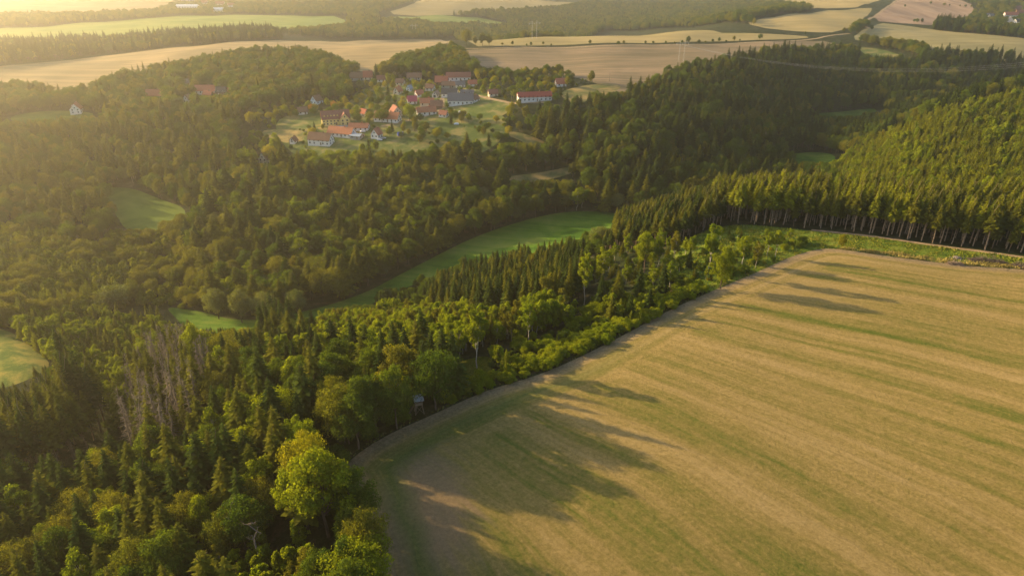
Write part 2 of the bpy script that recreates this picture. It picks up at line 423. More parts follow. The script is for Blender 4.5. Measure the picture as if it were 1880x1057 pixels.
cv, ce, cf, ov, oe, of = delaunay_2d_cdt(allp, [], ff, 0, 1e-3, True)
VX = np.array([p[0] for p in cv]); VY = np.array([p[1] for p in cv])
VZ = H(VX, VY)
eps = .6
NX = -(H(VX + eps, VY) - H(VX - eps, VY)) / (2 * eps); NY = -(H(VX, VY + eps) - H(VX, VY - eps)) / (2 * eps)
NN = np.stack([NX, NY, np.ones(len(VX))], 1); NN /= np.linalg.norm(NN, axis=1)[:, None]
fcx = np.array([(VX[f[0]] + VX[f[1]] + VX[f[2]]) / 3 for f in cf]); fcy = np.array([(VY[f[0]] + VY[f[1]] + VY[f[2]]) / 3 for f in cf])
own = np.full(len(cf), -1)
for gi in range(len(order) - 1, -1, -1):
    P_ = np.asarray(order[gi][2])
    bb = np.where((fcx > P_[:, 0].min()) & (fcx < P_[:, 0].max()) & (fcy > P_[:, 1].min()) & (fcy < P_[:, 1].max()))[0]
    own[bb[inside(fcx[bb], fcy[bb], order[gi][2])]] = gi
groups = {}
for f, o_ in zip(cf, own.tolist()):
    groups.setdefault(o_, []).append(f)

def sheet(name, faces, material, attr=None):
    ids = sorted({i for f in faces for i in f}); mp = {a: b for b, a in enumerate(ids)}
    me = bpy.data.meshes.new(name)
    me.from_pydata([(VX[i], VY[i], VZ[i]) for i in ids], [], [[mp[i] for i in f] for f in faces])
    me.materials.append(material)
    me.polygons.foreach_set('use_smooth', [True] * len(me.polygons))
    if me.polygons and me.polygons[0].normal.z < 0: me.flip_normals()
    if attr is not None:
        a = me.attributes.new('edge', 'FLOAT', 'POINT'); a.data.foreach_set('value', attr[ids])
    me.normals_split_custom_set_from_vertices([tuple(NN[i]) for i in ids])
    o = bpy.data.objects.new(name, me); C.objects.link(o); o['kind'] = 'structure'
    return o
for gi, faces in sorted(groups.items()):
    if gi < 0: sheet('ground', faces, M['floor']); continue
    name, mk, P = order[gi]
    if mk == 'field':
        ids = np.unique(np.array([i for f in faces for i in f]))
        at = np.zeros(len(VX)); at[ids] = seg_dist(VX[ids], VY[ids], list(P) + [P[0]])
        sheet(name, faces, M['field'], at)
    else:
        sheet(name, faces, DIRT if mk == 'DIRT' else M[mk])

# ------------------------------------------------------------------ foliage, bark
def leaf(name, a, b, trans=.35, warm=(1.0, .97, .15)):
    """leaf colour runs from a to b from tree to tree, with clump to clump change inside a crown"""
    m, N, L, o = mat(name)
    oi = N.new('ShaderNodeObjectInfo')
    tc = N.new('ShaderNodeTexCoord')
    t = noise(N, L, tc.outputs['Object'], 9, 3)
    gm = N.new('ShaderNodeNewGeometry')
    f = math_(N, L, 'ADD', math_(N, L, 'MULTIPLY', oi.outputs['Random'], .62), math_(N, L, 'MULTIPLY', math_(N, L, 'SUBTRACT', t.outputs[0], .35), .9))
    mid = tuple((x + y) / 2 * (1.06 if i == 0 else .97) for i, (x, y) in enumerate(zip(a, b)))
    r = ramp(N, [(0, a), (.5, mid), (1, b)]); L.new(f, r.inputs[0])
    g = math_(N, L, 'ADD', .72, math_(N, L, 'MULTIPLY', gm.outputs['Random Per Island'], .6))
    vm = N.new('ShaderNodeVectorMath'); vm.operation = 'SCALE'; L.new(r.outputs[0], vm.inputs[0]); L.new(g, vm.inputs[3])
    d1 = N.new('ShaderNodeBsdfDiffuse'); L.new(vm.outputs[0], d1.inputs[0])
    t1 = N.new('ShaderNodeBsdfTranslucent')
    v2 = N.new('ShaderNodeVectorMath'); v2.operation = 'MULTIPLY'; L.new(vm.outputs[0], v2.inputs[0]); v2.inputs[1].default_value = tuple(2.0 * w for w in warm)
    L.new(v2.outputs[0], t1.inputs[0])
    ms = N.new('ShaderNodeMixShader'); ms.inputs[0].default_value = trans
    L.new(d1.outputs[0], ms.inputs[1]); L.new(t1.outputs[0], ms.inputs[2]); L.new(ms.outputs[0], o.inputs[0])
    return m
LF = {
 'spruce': leaf('spruce_needles', (0.024, 0.043, 0.010), (0.063, 0.090, 0.014), .25),
 'spruce_warm': leaf('spruce_needles_warm', (0.067, 0.085, 0.010), (0.147, 0.151, 0.016), .28),
 'young': leaf('young_and_sunlit_needles', (.120, .155, .010), (.235, .250, .018), .38),  # also lent to the tall spruce wall as painted golden light
 'green': leaf('leaf_green', (0.044, 0.079, 0.014), (0.102, 0.142, 0.018), .34),
 'bright': leaf('leaf_bright', (0.111, 0.158, 0.011), (0.170, 0.205, 0.015), .40),
 'olive': leaf('leaf_olive', (0.091, 0.112, 0.018), (0.166, 0.163, 0.023), .34),
 'gold': leaf('leaf_gold', (.150, .165, .014), (.240, .215, .020), .40),
 'rust': leaf('leaf_rust', (0.218, 0.121, 0.034), (0.284, 0.175, 0.051), .34),
 'willow': leaf('leaf_willow', (0.095, 0.121, 0.051), (0.152, 0.175, 0.072), .34),
 'birch': leaf('leaf_birch', (0.116, 0.165, 0.011), (0.198, 0.237, 0.017), .42),
 'bush': leaf('leaf_bush', (.115, .165, .012), (.205, .235, .016), .42),
}
BARK = plain('bark_brown', (.115, .080, .055), .95, .35, 14, .01)
BARKP = plain('bark_pine', (.27, .20, .14), .95, .35, 14, .01)
BARKW = plain('bark_birch', (.38, .34, .28), .9, .35, 18, .01)
BARKG = plain('bark_dead', (.20, .16, .115), .95, .3, 14, .01)

def mesh_of(name, V, Fc, m):
    me = bpy.data.meshes.new(name)
    V = np.asarray(V, np.float32); Fc = np.asarray(Fc, np.int32)
    me.vertices.add(len(V)); me.vertices.foreach_set('co', V.ravel())
    me.loops.add(Fc.size); me.loops.foreach_set('vertex_index', Fc.ravel())
    me.polygons.add(len(Fc)); me.polygons.foreach_set('loop_start', np.arange(0, Fc.size, Fc.shape[1], dtype=np.int32))
    me.update(calc_edges=True); me.validate()
    me.materials.append(m)
    return me

def cards(P, Nrm, size, r):
    """one small bent leaf card per point, roughly across the given normals"""
    n_ = len(P)
    Nn = Nrm + r.normal(0, .55, (n_, 3)); Nn /= np.linalg.norm(Nn, axis=1)[:, None] + 1e-9
    T = np.cross(Nn, r.normal(0, 1, (n_, 3))); T /= np.linalg.norm(T, axis=1)[:, None] + 1e-9
    B = np.cross(Nn, T)
    s = (size * r.uniform(.6, 1.35, n_))[:, None]; q = r.uniform(.55, .95, n_)[:, None]
    V = np.stack([P - T * s, P - B * s * q + Nn * s * .25, P + T * s, P + B * s * q + Nn * s * .25], 1).reshape(-1, 3)
    return V, np.arange(n_ * 4).reshape(-1, 4)

def tubes(segs, sides=5):
    V = []; Fc = []
    for a, b, ra, rb in segs:
        a = np.array(a, float); b = np.array(b, float); dn = b - a; dn /= np.linalg.norm(dn) + 1e-9
        u = np.cross(dn, (0.3, .9, .2)); u /= np.linalg.norm(u); w = np.cross(dn, u); k0 = len(V)
        for c, rr in ((a, ra), (b, rb)):
            for i in range(sides):
                t = 2 * math.pi * i / sides
                V.append(c + (u * math.cos(t) + w * math.sin(t)) * rr)
        for i in range(sides):
            j = (i + 1) % sides; Fc.append((k0 + i, k0 + j, k0 + sides + j, k0 + sides + i))
    return np.array(V), np.array(Fc)

def trunk_segs(r, h, r0, lean=.01, k=6):
    pts = [np.array((r.normal(0, lean) * i, r.normal(0, lean) * i, h * i / k)) for i in range(k + 1)]
    pts[0][:] = (0, 0, -.03)
    return [(pts[i], pts[i + 1], r0 * (1 - .85 * i / k), r0 * (1 - .85 * (i + 1) / k)) for i in range(k)], pts

def broad(seed, w, base, n_clump, n_leaf, ls, top=1.0, oval=1.0, r0=.018, gap=.0):
    """crown of a broadleaf tree of height 1: clumps spread through an uneven envelope, leaf cards on each clump"""
    r = np.random.default_rng(seed)
    segs, pts = trunk_segs(r, .75, r0, .006)
    cz = (base + top) / 2; hz = (top - base) / 2
    cl = []
    tries = 0
    while len(cl) < n_clump and tries < 4000:
        tries += 1
        v = r.normal(0, 1, 3); v /= np.linalg.norm(v)
        rad = r.uniform(.25, .86) ** .6
        wz = 1 - .25 * max(0, v[2]) ** 2 * oval
        p = np.array((v[0] * w * rad * wz, v[1] * w * rad * wz, cz + v[2] * hz * rad * .93))
        p[:2] *= (.82 + .3 * math.sin(3 * math.atan2(v[1], v[0]) + seed) ** 2)
        cr = w * r.uniform(.20, .42) * (1.1 - .35 * rad)
        if all(np.linalg.norm(p - q[0]) > .55 * (cr + q[1]) * .8 for q in cl): cl.append((p, cr))
    for p, cr in cl[:9]:
        st = pts[2 + int(3 * r.random())]
        midp = (st + p) / 2 + np.array((0, 0, .02)); segs += [(st, midp, r0 * .42, r0 * .28), (midp, p, r0 * .28, r0 * .08)]
    tot = sum(c[1] ** 2 for c in cl); Vs = []; Ns = []
    for p, cr in cl:
        k = int(n_leaf * cr ** 2 / tot)
        v = r.normal(0, 1, (k, 3)); v /= np.linalg.norm(v, axis=1)[:, None]
        v[:, 2] = np.where((v[:, 2] < -.35) & (r.random(k) < .6), -v[:, 2], v[:, 2])
        rr = cr * (r.uniform(.55, 1.12, k)) * (1 + .22 * np.sin(v[:, 0] * 7 + seed) * np.sin(v[:, 1] * 6) )
        Vs.append(p + v * rr[:, None] * np.array((1, 1, .85))); Ns.append(v)
    V, Fc = cards(np.concatenate(Vs), np.concatenate(Ns), ls, r)
    return (V, Fc), tubes(segs)

def spruce(seed, w, base, levels, per, top_bare=0, r0=.011, dens=4, droop=.5):
    r = np.random.default_rng(seed)
    segs, pts = trunk_segs(r, .97, r0, .003, 6)
    P = []; Nn = []; S = []
    Vs = []
    zs = base + (1 - base) * (np.linspace(0, 1, levels) ** .92)
    for li, z in enumerate(zs):
        f = (1 - z) / (1 - base)
        ln = w * (f ** .72) * r.uniform(.8, 1.12) * (1 if f < .85 else .72 + .28 * (1 - f) / .15) + .006
        kk = max(4, int(per * (.55 + .45 * f)))
        a0 = r.uniform(0, 6.28)
        for j in range(kk):
            a = a0 + 6.283 * j / kk + r.normal(0, .25); l = ln * r.uniform(.62, 1.18)
            dx, dy = math.cos(a), math.sin(a)
            m_ = max(2, int(dens * (l / w) + 1.5))
            for i in range(m_):
                t0 = i / m_; t1 = (i + 1.25) / m_
                z0 = z + l * (.12 - droop * t0 ** 1.5 * .8) ; z1 = z + l * (.12 - droop * min(1.1, t1) ** 1.5 * .8)
                wd = l * .30 * (1 - .55 * t0) * r.uniform(.8, 1.25); wd1 = wd * (.55 if i < m_ - 1 else .12)
                nx, ny = -dy, dx
                tilt = r.normal(0, .35)
                a_ = (dx * l * t0 + nx * wd, dy * l * t0 + ny * wd, z0 - abs(wd) * .35 + wd * tilt)
                b_ = (dx * l * t0 - nx * wd, dy * l * t0 - ny * wd, z0 - abs(wd) * .35 - wd * tilt)
                c_ = (dx * l * t1 - nx * wd1, dy * l * t1 - ny * wd1, z1 - wd1 * tilt)
                d_ = (dx * l * t1 + nx * wd1, dy * l * t1 + ny * wd1, z1 + wd1 * tilt)
                Vs += [a_, b_, c_, d_]
    if base > .3:                                  # dead stubs below the crown
        for _ in range(26):
            z = r.uniform(.12, base); a = r.uniform(0, 6.28); l = r.uniform(.02, .05)
            segs.append(((0, 0, z), (math.cos(a) * l, math.sin(a) * l, z - l * .2), .0022, .0008))
    V = np.array(Vs)
    return (V, np.arange(len(V)).reshape(-1, 4)), tubes(segs)

def dead(seed, nb=90):
    r = np.random.default_rng(seed)
    segs, pts = trunk_segs(r, 1.0, .011, .004, 6)
    for _ in range(nb):
        z = r.uniform(.18, .97); a = r.uniform(0, 6.28); l = (.03 + .10 * (1 - z)) * r.uniform(.6, 1.2)
        e = np.array((math.cos(a) * l, math.sin(a) * l, z - l * .25 + r.normal(0, .01)))
        segs.append(((0, 0, z), e, .0028, .0012))
        for q in range(2):
            f = r.uniform(.4, .9); s0 = np.array((0, 0, z)) * (1 - f) + e * f
            segs.append((s0, s0 + r.normal(0, .013, 3) - (0, 0, .012), .0013, .0006))
    return tubes(segs, 4)

SH = {}
def reg(name, cr, tr, leafs, bark):
    Vt, Ft = tr
    tm = mesh_of('trunk_' + name, Vt, Ft, bark)
    for lf in leafs:
        SH[(name, lf)] = (mesh_of('crown_' + name, cr[0], cr[1], LF[lf]), tm)
for i, s in enumerate((11, 12, 13)):
    c_, t_ = broad(s, (.34, .40, .30)[i], (.16, .20, .12)[i], (46, 52, 44)[i], 11000, .0112)
    reg('broad%d' % i, c_, t_, ['green', 'bright', 'olive', 'gold', 'willow', 'rust'], BARK)
for i, s in enumerate((21, 22)):
    c_, t_ = broad(s, (.155, .19)[i], (.30, .20)[i], (48, 42)[i], 7500, .0098, 1.0, 1.6, .010)
    reg('birch%d' % i, c_, t_, ['birch', 'gold', 'olive', 'bright'], BARKW)
c_, t_ = spruce(31, .135, .42, 32, 9); reg('pole', c_, t_, ['spruce', 'spruce_warm', 'young'], BARKP)
c_, t_ = spruce(32, .150, .30, 36, 9); reg('sprA', c_, t_, ['spruce', 'spruce_warm'], BARK)
c_, t_ = spruce(33, .175, .08, 40, 10); reg('sprB', c_, t_, ['spruce', 'spruce_warm', 'young'], BARK)
c_, t_ = spruce(34, .23, .03, 26, 9, droop=.2); reg('youA', c_, t_, ['young', 'spruce_warm'], BARK)
c_, t_ = broad(35, .26, .06, 30, 3000, .024, 1.0, 2.2, .012); reg('youB', c_, t_, ['young', 'bright', 'birch'], BARK)
for i, s in enumerate((41, 42)):
    c_, t_ = broad(s, .62, .02, 40, 5600, .027, 1.0, .6, .018); reg('bush%d' % i, c_, t_, ['bush', 'green', 'willow', 'rust', 'gold'], BARK)
DEADM = [mesh_of('dead_trunk', *dead(51), BARKG), mesh_of('dead_trunk', *dead(52, 60), BARKG)]

KINDS = {   # kind -> variants (shape, leaf)
 'spruce_tree': [('pole','spruce'),('pole','spruce_warm'),('sprA','spruce'),('sprA','spruce_warm'),('sprB','spruce'),('sprB','spruce_warm')],
 'young_conifer': [('youA','young'),('youB','young'),('youA','spruce_warm'),('sprB','young')],
 'broadleaf_tree': [('broad0','green'),('broad1','green'),('broad2','green'),('broad0','olive'),('broad1','olive'),('broad2','bright'),('broad0','bright'),('broad1','gold'),('broad2','gold'),('broad0','willow'),('broad1','rust'),('broad0','gold'),('broad1','bright'),('broad2','olive')],
 'birch_tree': [('birch0','birch'),('birch1','birch'),('birch0','gold'),('birch1','olive'),('birch1','bright'),('youB','birch')],
 'bush': [('bush0','bush'),('bush1','bush'),('bush0','green'),('bush1','willow'),('bush0','rust'),('bush1','gold')],
 'dead_spruce': [('dead',0),('dead',1)],
}
CAT = {'spruce_tree':'tree','young_conifer':'tree','broadleaf_tree':'tree','birch_tree':'tree','bush':'bush','dead_spruce':'tree'}

def part(name, me, parent):
    o = bpy.data.objects.new(name, me); C.objects.link(o); o.parent = parent
    return o

def plant(kind, var, x, y, z, h, wf, rz, label, group=None, lean=0):
    e = bpy.data.objects.new(kind, None); C.objects.link(e)
    e.empty_display_size = 1
    e.location = (x, y, z); e.scale = (h * wf, h * wf, h); e.rotation_euler = (lean, lean * .6, rz)
    e['label'] = label; e['category'] = CAT[kind]
    if group: e['group'] = group
    if kind == 'dead_spruce': part('trunk', DEADM[var[1]], e)
    else:
        c, t = SH[var]; part('crown', c, e)
        part('stem' if kind == 'bush' else 'trunk', t, e)
    return e

ORD = ['nearest', 'second', 'third', 'fourth', 'fifth', 'sixth', 'seventh', 'eighth', 'ninth', 'tenth', 'eleventh', 'twelfth', 'thirteenth', 'fourteenth', 'fifteenth', 'sixteenth', 'seventeenth', 'eighteenth', 'nineteenth', 'twentieth'] + ['twenty-' + q for q in ('first', 'second', 'third', 'fourth', 'fifth', 'sixth', 'seventh', 'eighth', 'ninth')] + ['thirtieth'] + ['thirty-' + q for q in ('first', 'second', 'third', 'fourth', 'fifth', 'sixth', 'seventh', 'eighth', 'ninth')] + ['fortieth']

# ------------------------------------------------------------------ single trees that stand out
HERO = [ # kind, variant, base px, height, width factor, label
 ('birch_tree',('birch0','gold'),(702,768),15,1.1,'slim golden birch, left of the pair beside the hunting stand'),
 ('birch_tree',('birch1','gold'),(735,760),16,1.1,'taller golden birch, right of the pair beside the hunting stand'),
 ('broadleaf_tree',('broad1','bright'),(512,815),17,.95,'bright lime green round tree above the dark near wood'),
 ('broadleaf_tree',('broad0','bright'),(572,872),16,.85,'bright green tree between the lime round tree and the stubble corner'),
 ('broadleaf_tree',('broad2','bright'),(604,985),24,.95,'big yellow-green maple standing in front of the stubble field corner'),
 ('broadleaf_tree',('broad1','gold'),(580,935),22,.62,'tree with browning leaves leaning against the big yellow-green maple'),
 ('broadleaf_tree',('broad1','bright'),(668,1110),16,1.0,'yellow-green round tree at the bottom edge of the picture by the field'),
 ('broadleaf_tree',('broad0','green'),(655,975),17,.9,'dark grey-green tree squeezed between the maple and the field edge'),
 ('birch_tree',('birch0','bright'),(876,676),21,.95,'lone slim tree with a long bare trunk in the grassy clearing by the hedge'),
 ('birch_tree',('birch0','birch'),(970,630),15.5,.95,'small lone birch standing in front of the young yellow-green wood'),
 ('birch_tree',('birch0','birch'),(1300,505),22,.8,'tallest birch at the field edge rising above its round neighbour'),
 ('broadleaf_tree',('broad2','bright'),(1322,530),17,.8,'round yellow-green tree at the field edge throwing the long shadow'),
 ('broadleaf_tree',('broad2','bright'),(1183,500),18,.8,'fresh green tree in front of the bare-stemmed spruce block'),
 ('birch_tree',('birch0','olive'),(1236,490),16,.9,'thin half-bare birch in front of the bare-stemmed spruce block'),
 ('birch_tree',('birch0','birch'),(1208,495),14,.95,'narrow yellow birch between the fresh green tree and the thin birch'),
 ('spruce_tree',('sprB','spruce'),(1264,492),9,1.25,'small dark pointed spruce alone in the weedy clearing'),
 ('birch_tree',('birch0','birch'),(1072,560),22,.85,'tall golden birch rising behind the field-edge spruces'),
 ('birch_tree',('birch1','birch'),(1105,520),17,.9,'yellow-green birch beside the end of the valley meadow'),
 ('spruce_tree',('sprB','spruce'),(1103,565),13,1.35,'dark broad spruce, leftmost of the clump below the golden birch'),
 ('spruce_tree',('sprB','spruce_warm'),(1133,560),14,1.3,'dark broad spruce, middle of the clump below the golden birch'),
 ('spruce_tree',('sprB','spruce'),(1215,545),14,1.2,'dark spruce under the fresh green tree'),
 ('spruce_tree',('sprB','spruce'),(1172,550),14,1.2,'dark spruce, rightmost of the clump below the golden birch'),
 ('spruce_tree',('sprB','spruce_warm'),(1122,590),10,1.5,'squat spruce, left of the three behind the field-edge hedge'),
 ('spruce_tree',('sprB','spruce'),(1155,588),10,1.5,'squat spruce, middle of the three behind the field-edge hedge'),
 ('spruce_tree',('sprB','spruce'),(1190,575),10,1.5,'squat spruce, right of the three behind the field-edge hedge'),
 ('birch_tree',('birch0','birch'),(1408,470),11,1.0,'white-stemmed birch, left of the pair in the clearing behind the field corner'),
 ('birch_tree',('birch0','birch'),(1423,471),12,1.0,'white-stemmed birch, right of the pair in the clearing behind the field corner'),
 ('birch_tree',('birch1','olive'),(1387,492),12,.9,'forked olive birch with pale stems at the field edge'),
 ('birch_tree',('birch1','birch'),(1362,485),13,1.1,'bushy birch left of the forked olive birch'),
 ('broadleaf_tree',('broad0','gold'),(1543,458),7,.7,'small lone yellow tree in front of the long spruce wall'),
 ('broadleaf_tree',('broad2','bright'),(376,705),25,.62,'tall pale green tree standing above the near wood by the valley strip'),
 ('broadleaf_tree',('broad0','olive'),(735,738),19,.9,'big rounded olive-green tree behind the birch pair'),
 ('broadleaf_tree',('broad1','green'),(800,752),19,.8,'dark green tree at the field edge right of the hunting stand'),
 ('broadleaf_tree',('broad2','green'),(660,800),18,.95,'dark low-branched tree on the field corner left of the hunting stand'),
 ('broadleaf_tree',('broad0','green'),(690,790),17,.95,'dark bushy tree just left of the hunting stand'),
 ('broadleaf_tree',('broad1','willow'),(402,585),17,.95,'round willow with sunlit top, leftmost of the valley group'),
 ('broadleaf_tree',('broad0','willow'),(445,592),18,.95,'round willow, second from the left in the valley group'),
 ('broadleaf_tree',('broad1','willow'),(490,588),16,.95,'round willow, third from the left in the valley group'),
 ('broadleaf_tree',('broad1','willow'),(548,580),15,.85,'round pale willow, rightmost of the valley group'),
 ('broadleaf_tree',('broad1','willow'),(212,572),15,1.35,'wide silvery willow in the hazy valley on the left'),
 ('broadleaf_tree',('broad1','bright'),(103,915),13,1.05,'soft green round tree in front of the bare stems on the far left'),
 ('broadleaf_tree',('broad0','bright'),(196,895),14,1.0,'green round tree right of the soft green one on the lower left'),
 ('broadleaf_tree',('broad2','bright'),(385,1000),15,.75,'light yellow-green tree among the dark spruces at the lower left'),
 ('broadleaf_tree',('broad1','green'),(908,420),12,.9,'rounded tree bulging out of the wood at the meadow edge'),
 ('broadleaf_tree',('broad0','olive'),(768,480),12,.9,'rounded olive tree at the far edge of the valley meadow'),
 ('broadleaf_tree',('broad1','willow'),(1098,455),12,1.1,'round grey-green willow at the right end of the valley meadow'),
 ('broadleaf_tree',('broad1','olive'),(857,84),20,.85,'largest tree of the lone clump on the skyline field'),
 ('broadleaf_tree',('broad0','olive'),(873,84),11,.9,'smallest tree of the lone clump on the skyline field'),
 ('broadleaf_tree',('broad2','olive'),(886,85),17,.9,'middle tree of the lone clump on the skyline field'),
 ('broadleaf_tree',('broad1','olive'),(898,85),14,.9,'right-hand tree of the lone clump on the skyline field'),
 ('broadleaf_tree',('broad1','gold'),(497,300),15,.8,'sunlit yellow tree left of the village, nearest the small tall house'),
 ('broadleaf_tree',('broad0','bright'),(510,286),19,.7,'tall bright green tree below the village lawn'),
 ('broadleaf_tree',('broad1','gold'),(525,352),15,1.0,'round golden tree on the slope below the village'),
 ('broadleaf_tree',('broad0','bright'),(657,220),13,.8,'yellow-green tree right of the yellow guest house'),
 ('broadleaf_tree',('broad1','bright'),(752,222),15,.85,'bright tree in the middle of the village by the orange barn'),
 ('broadleaf_tree',('broad1','green'),(702,226),12,1.25,'dark round tree in front of the orange barn roof'),
 ('broadleaf_tree',('broad1','rust'),(614,203),9,.8,'rust-coloured tree behind the yellow guest house'),
 ('broadleaf_tree',('broad1','rust'),(572,207),8,.9,'rust-coloured tree beside the pale blue house'),
 ('broadleaf_tree',('broad0','gold'),(635,200),12,.7,'golden tree behind the right end of the yellow guest house'),
 ('broadleaf_tree',('broad1','gold'),(462,232),13,.9,'golden tree at the left end of the village lawn'),
 ('spruce_tree',('sprB','spruce'),(692,148),18,1.4,'dark pointed spruce behind the village'),
 ('broadleaf_tree',('broad0','gold'),(1041,160),10,.8,'yellow tree beside the small red-roofed house on the right'),
]
tree_pts = []      # (x, y, r) kept free for the wood
hb = hit([h_[2] for h_ in HERO])
for (kind, var, px, h_, wf, label), p in zip(HERO, hb):
    plant(kind, var, p[0], p[1], p[2] - .1, h_, wf, random.uniform(0, 6.28), label)
    tree_pts.append((p[0], p[1], h_ * .17))

def occluded(P, h_):
    """does a tree of height h_ at P clear the line of sight? (terrain only)"""
    return False

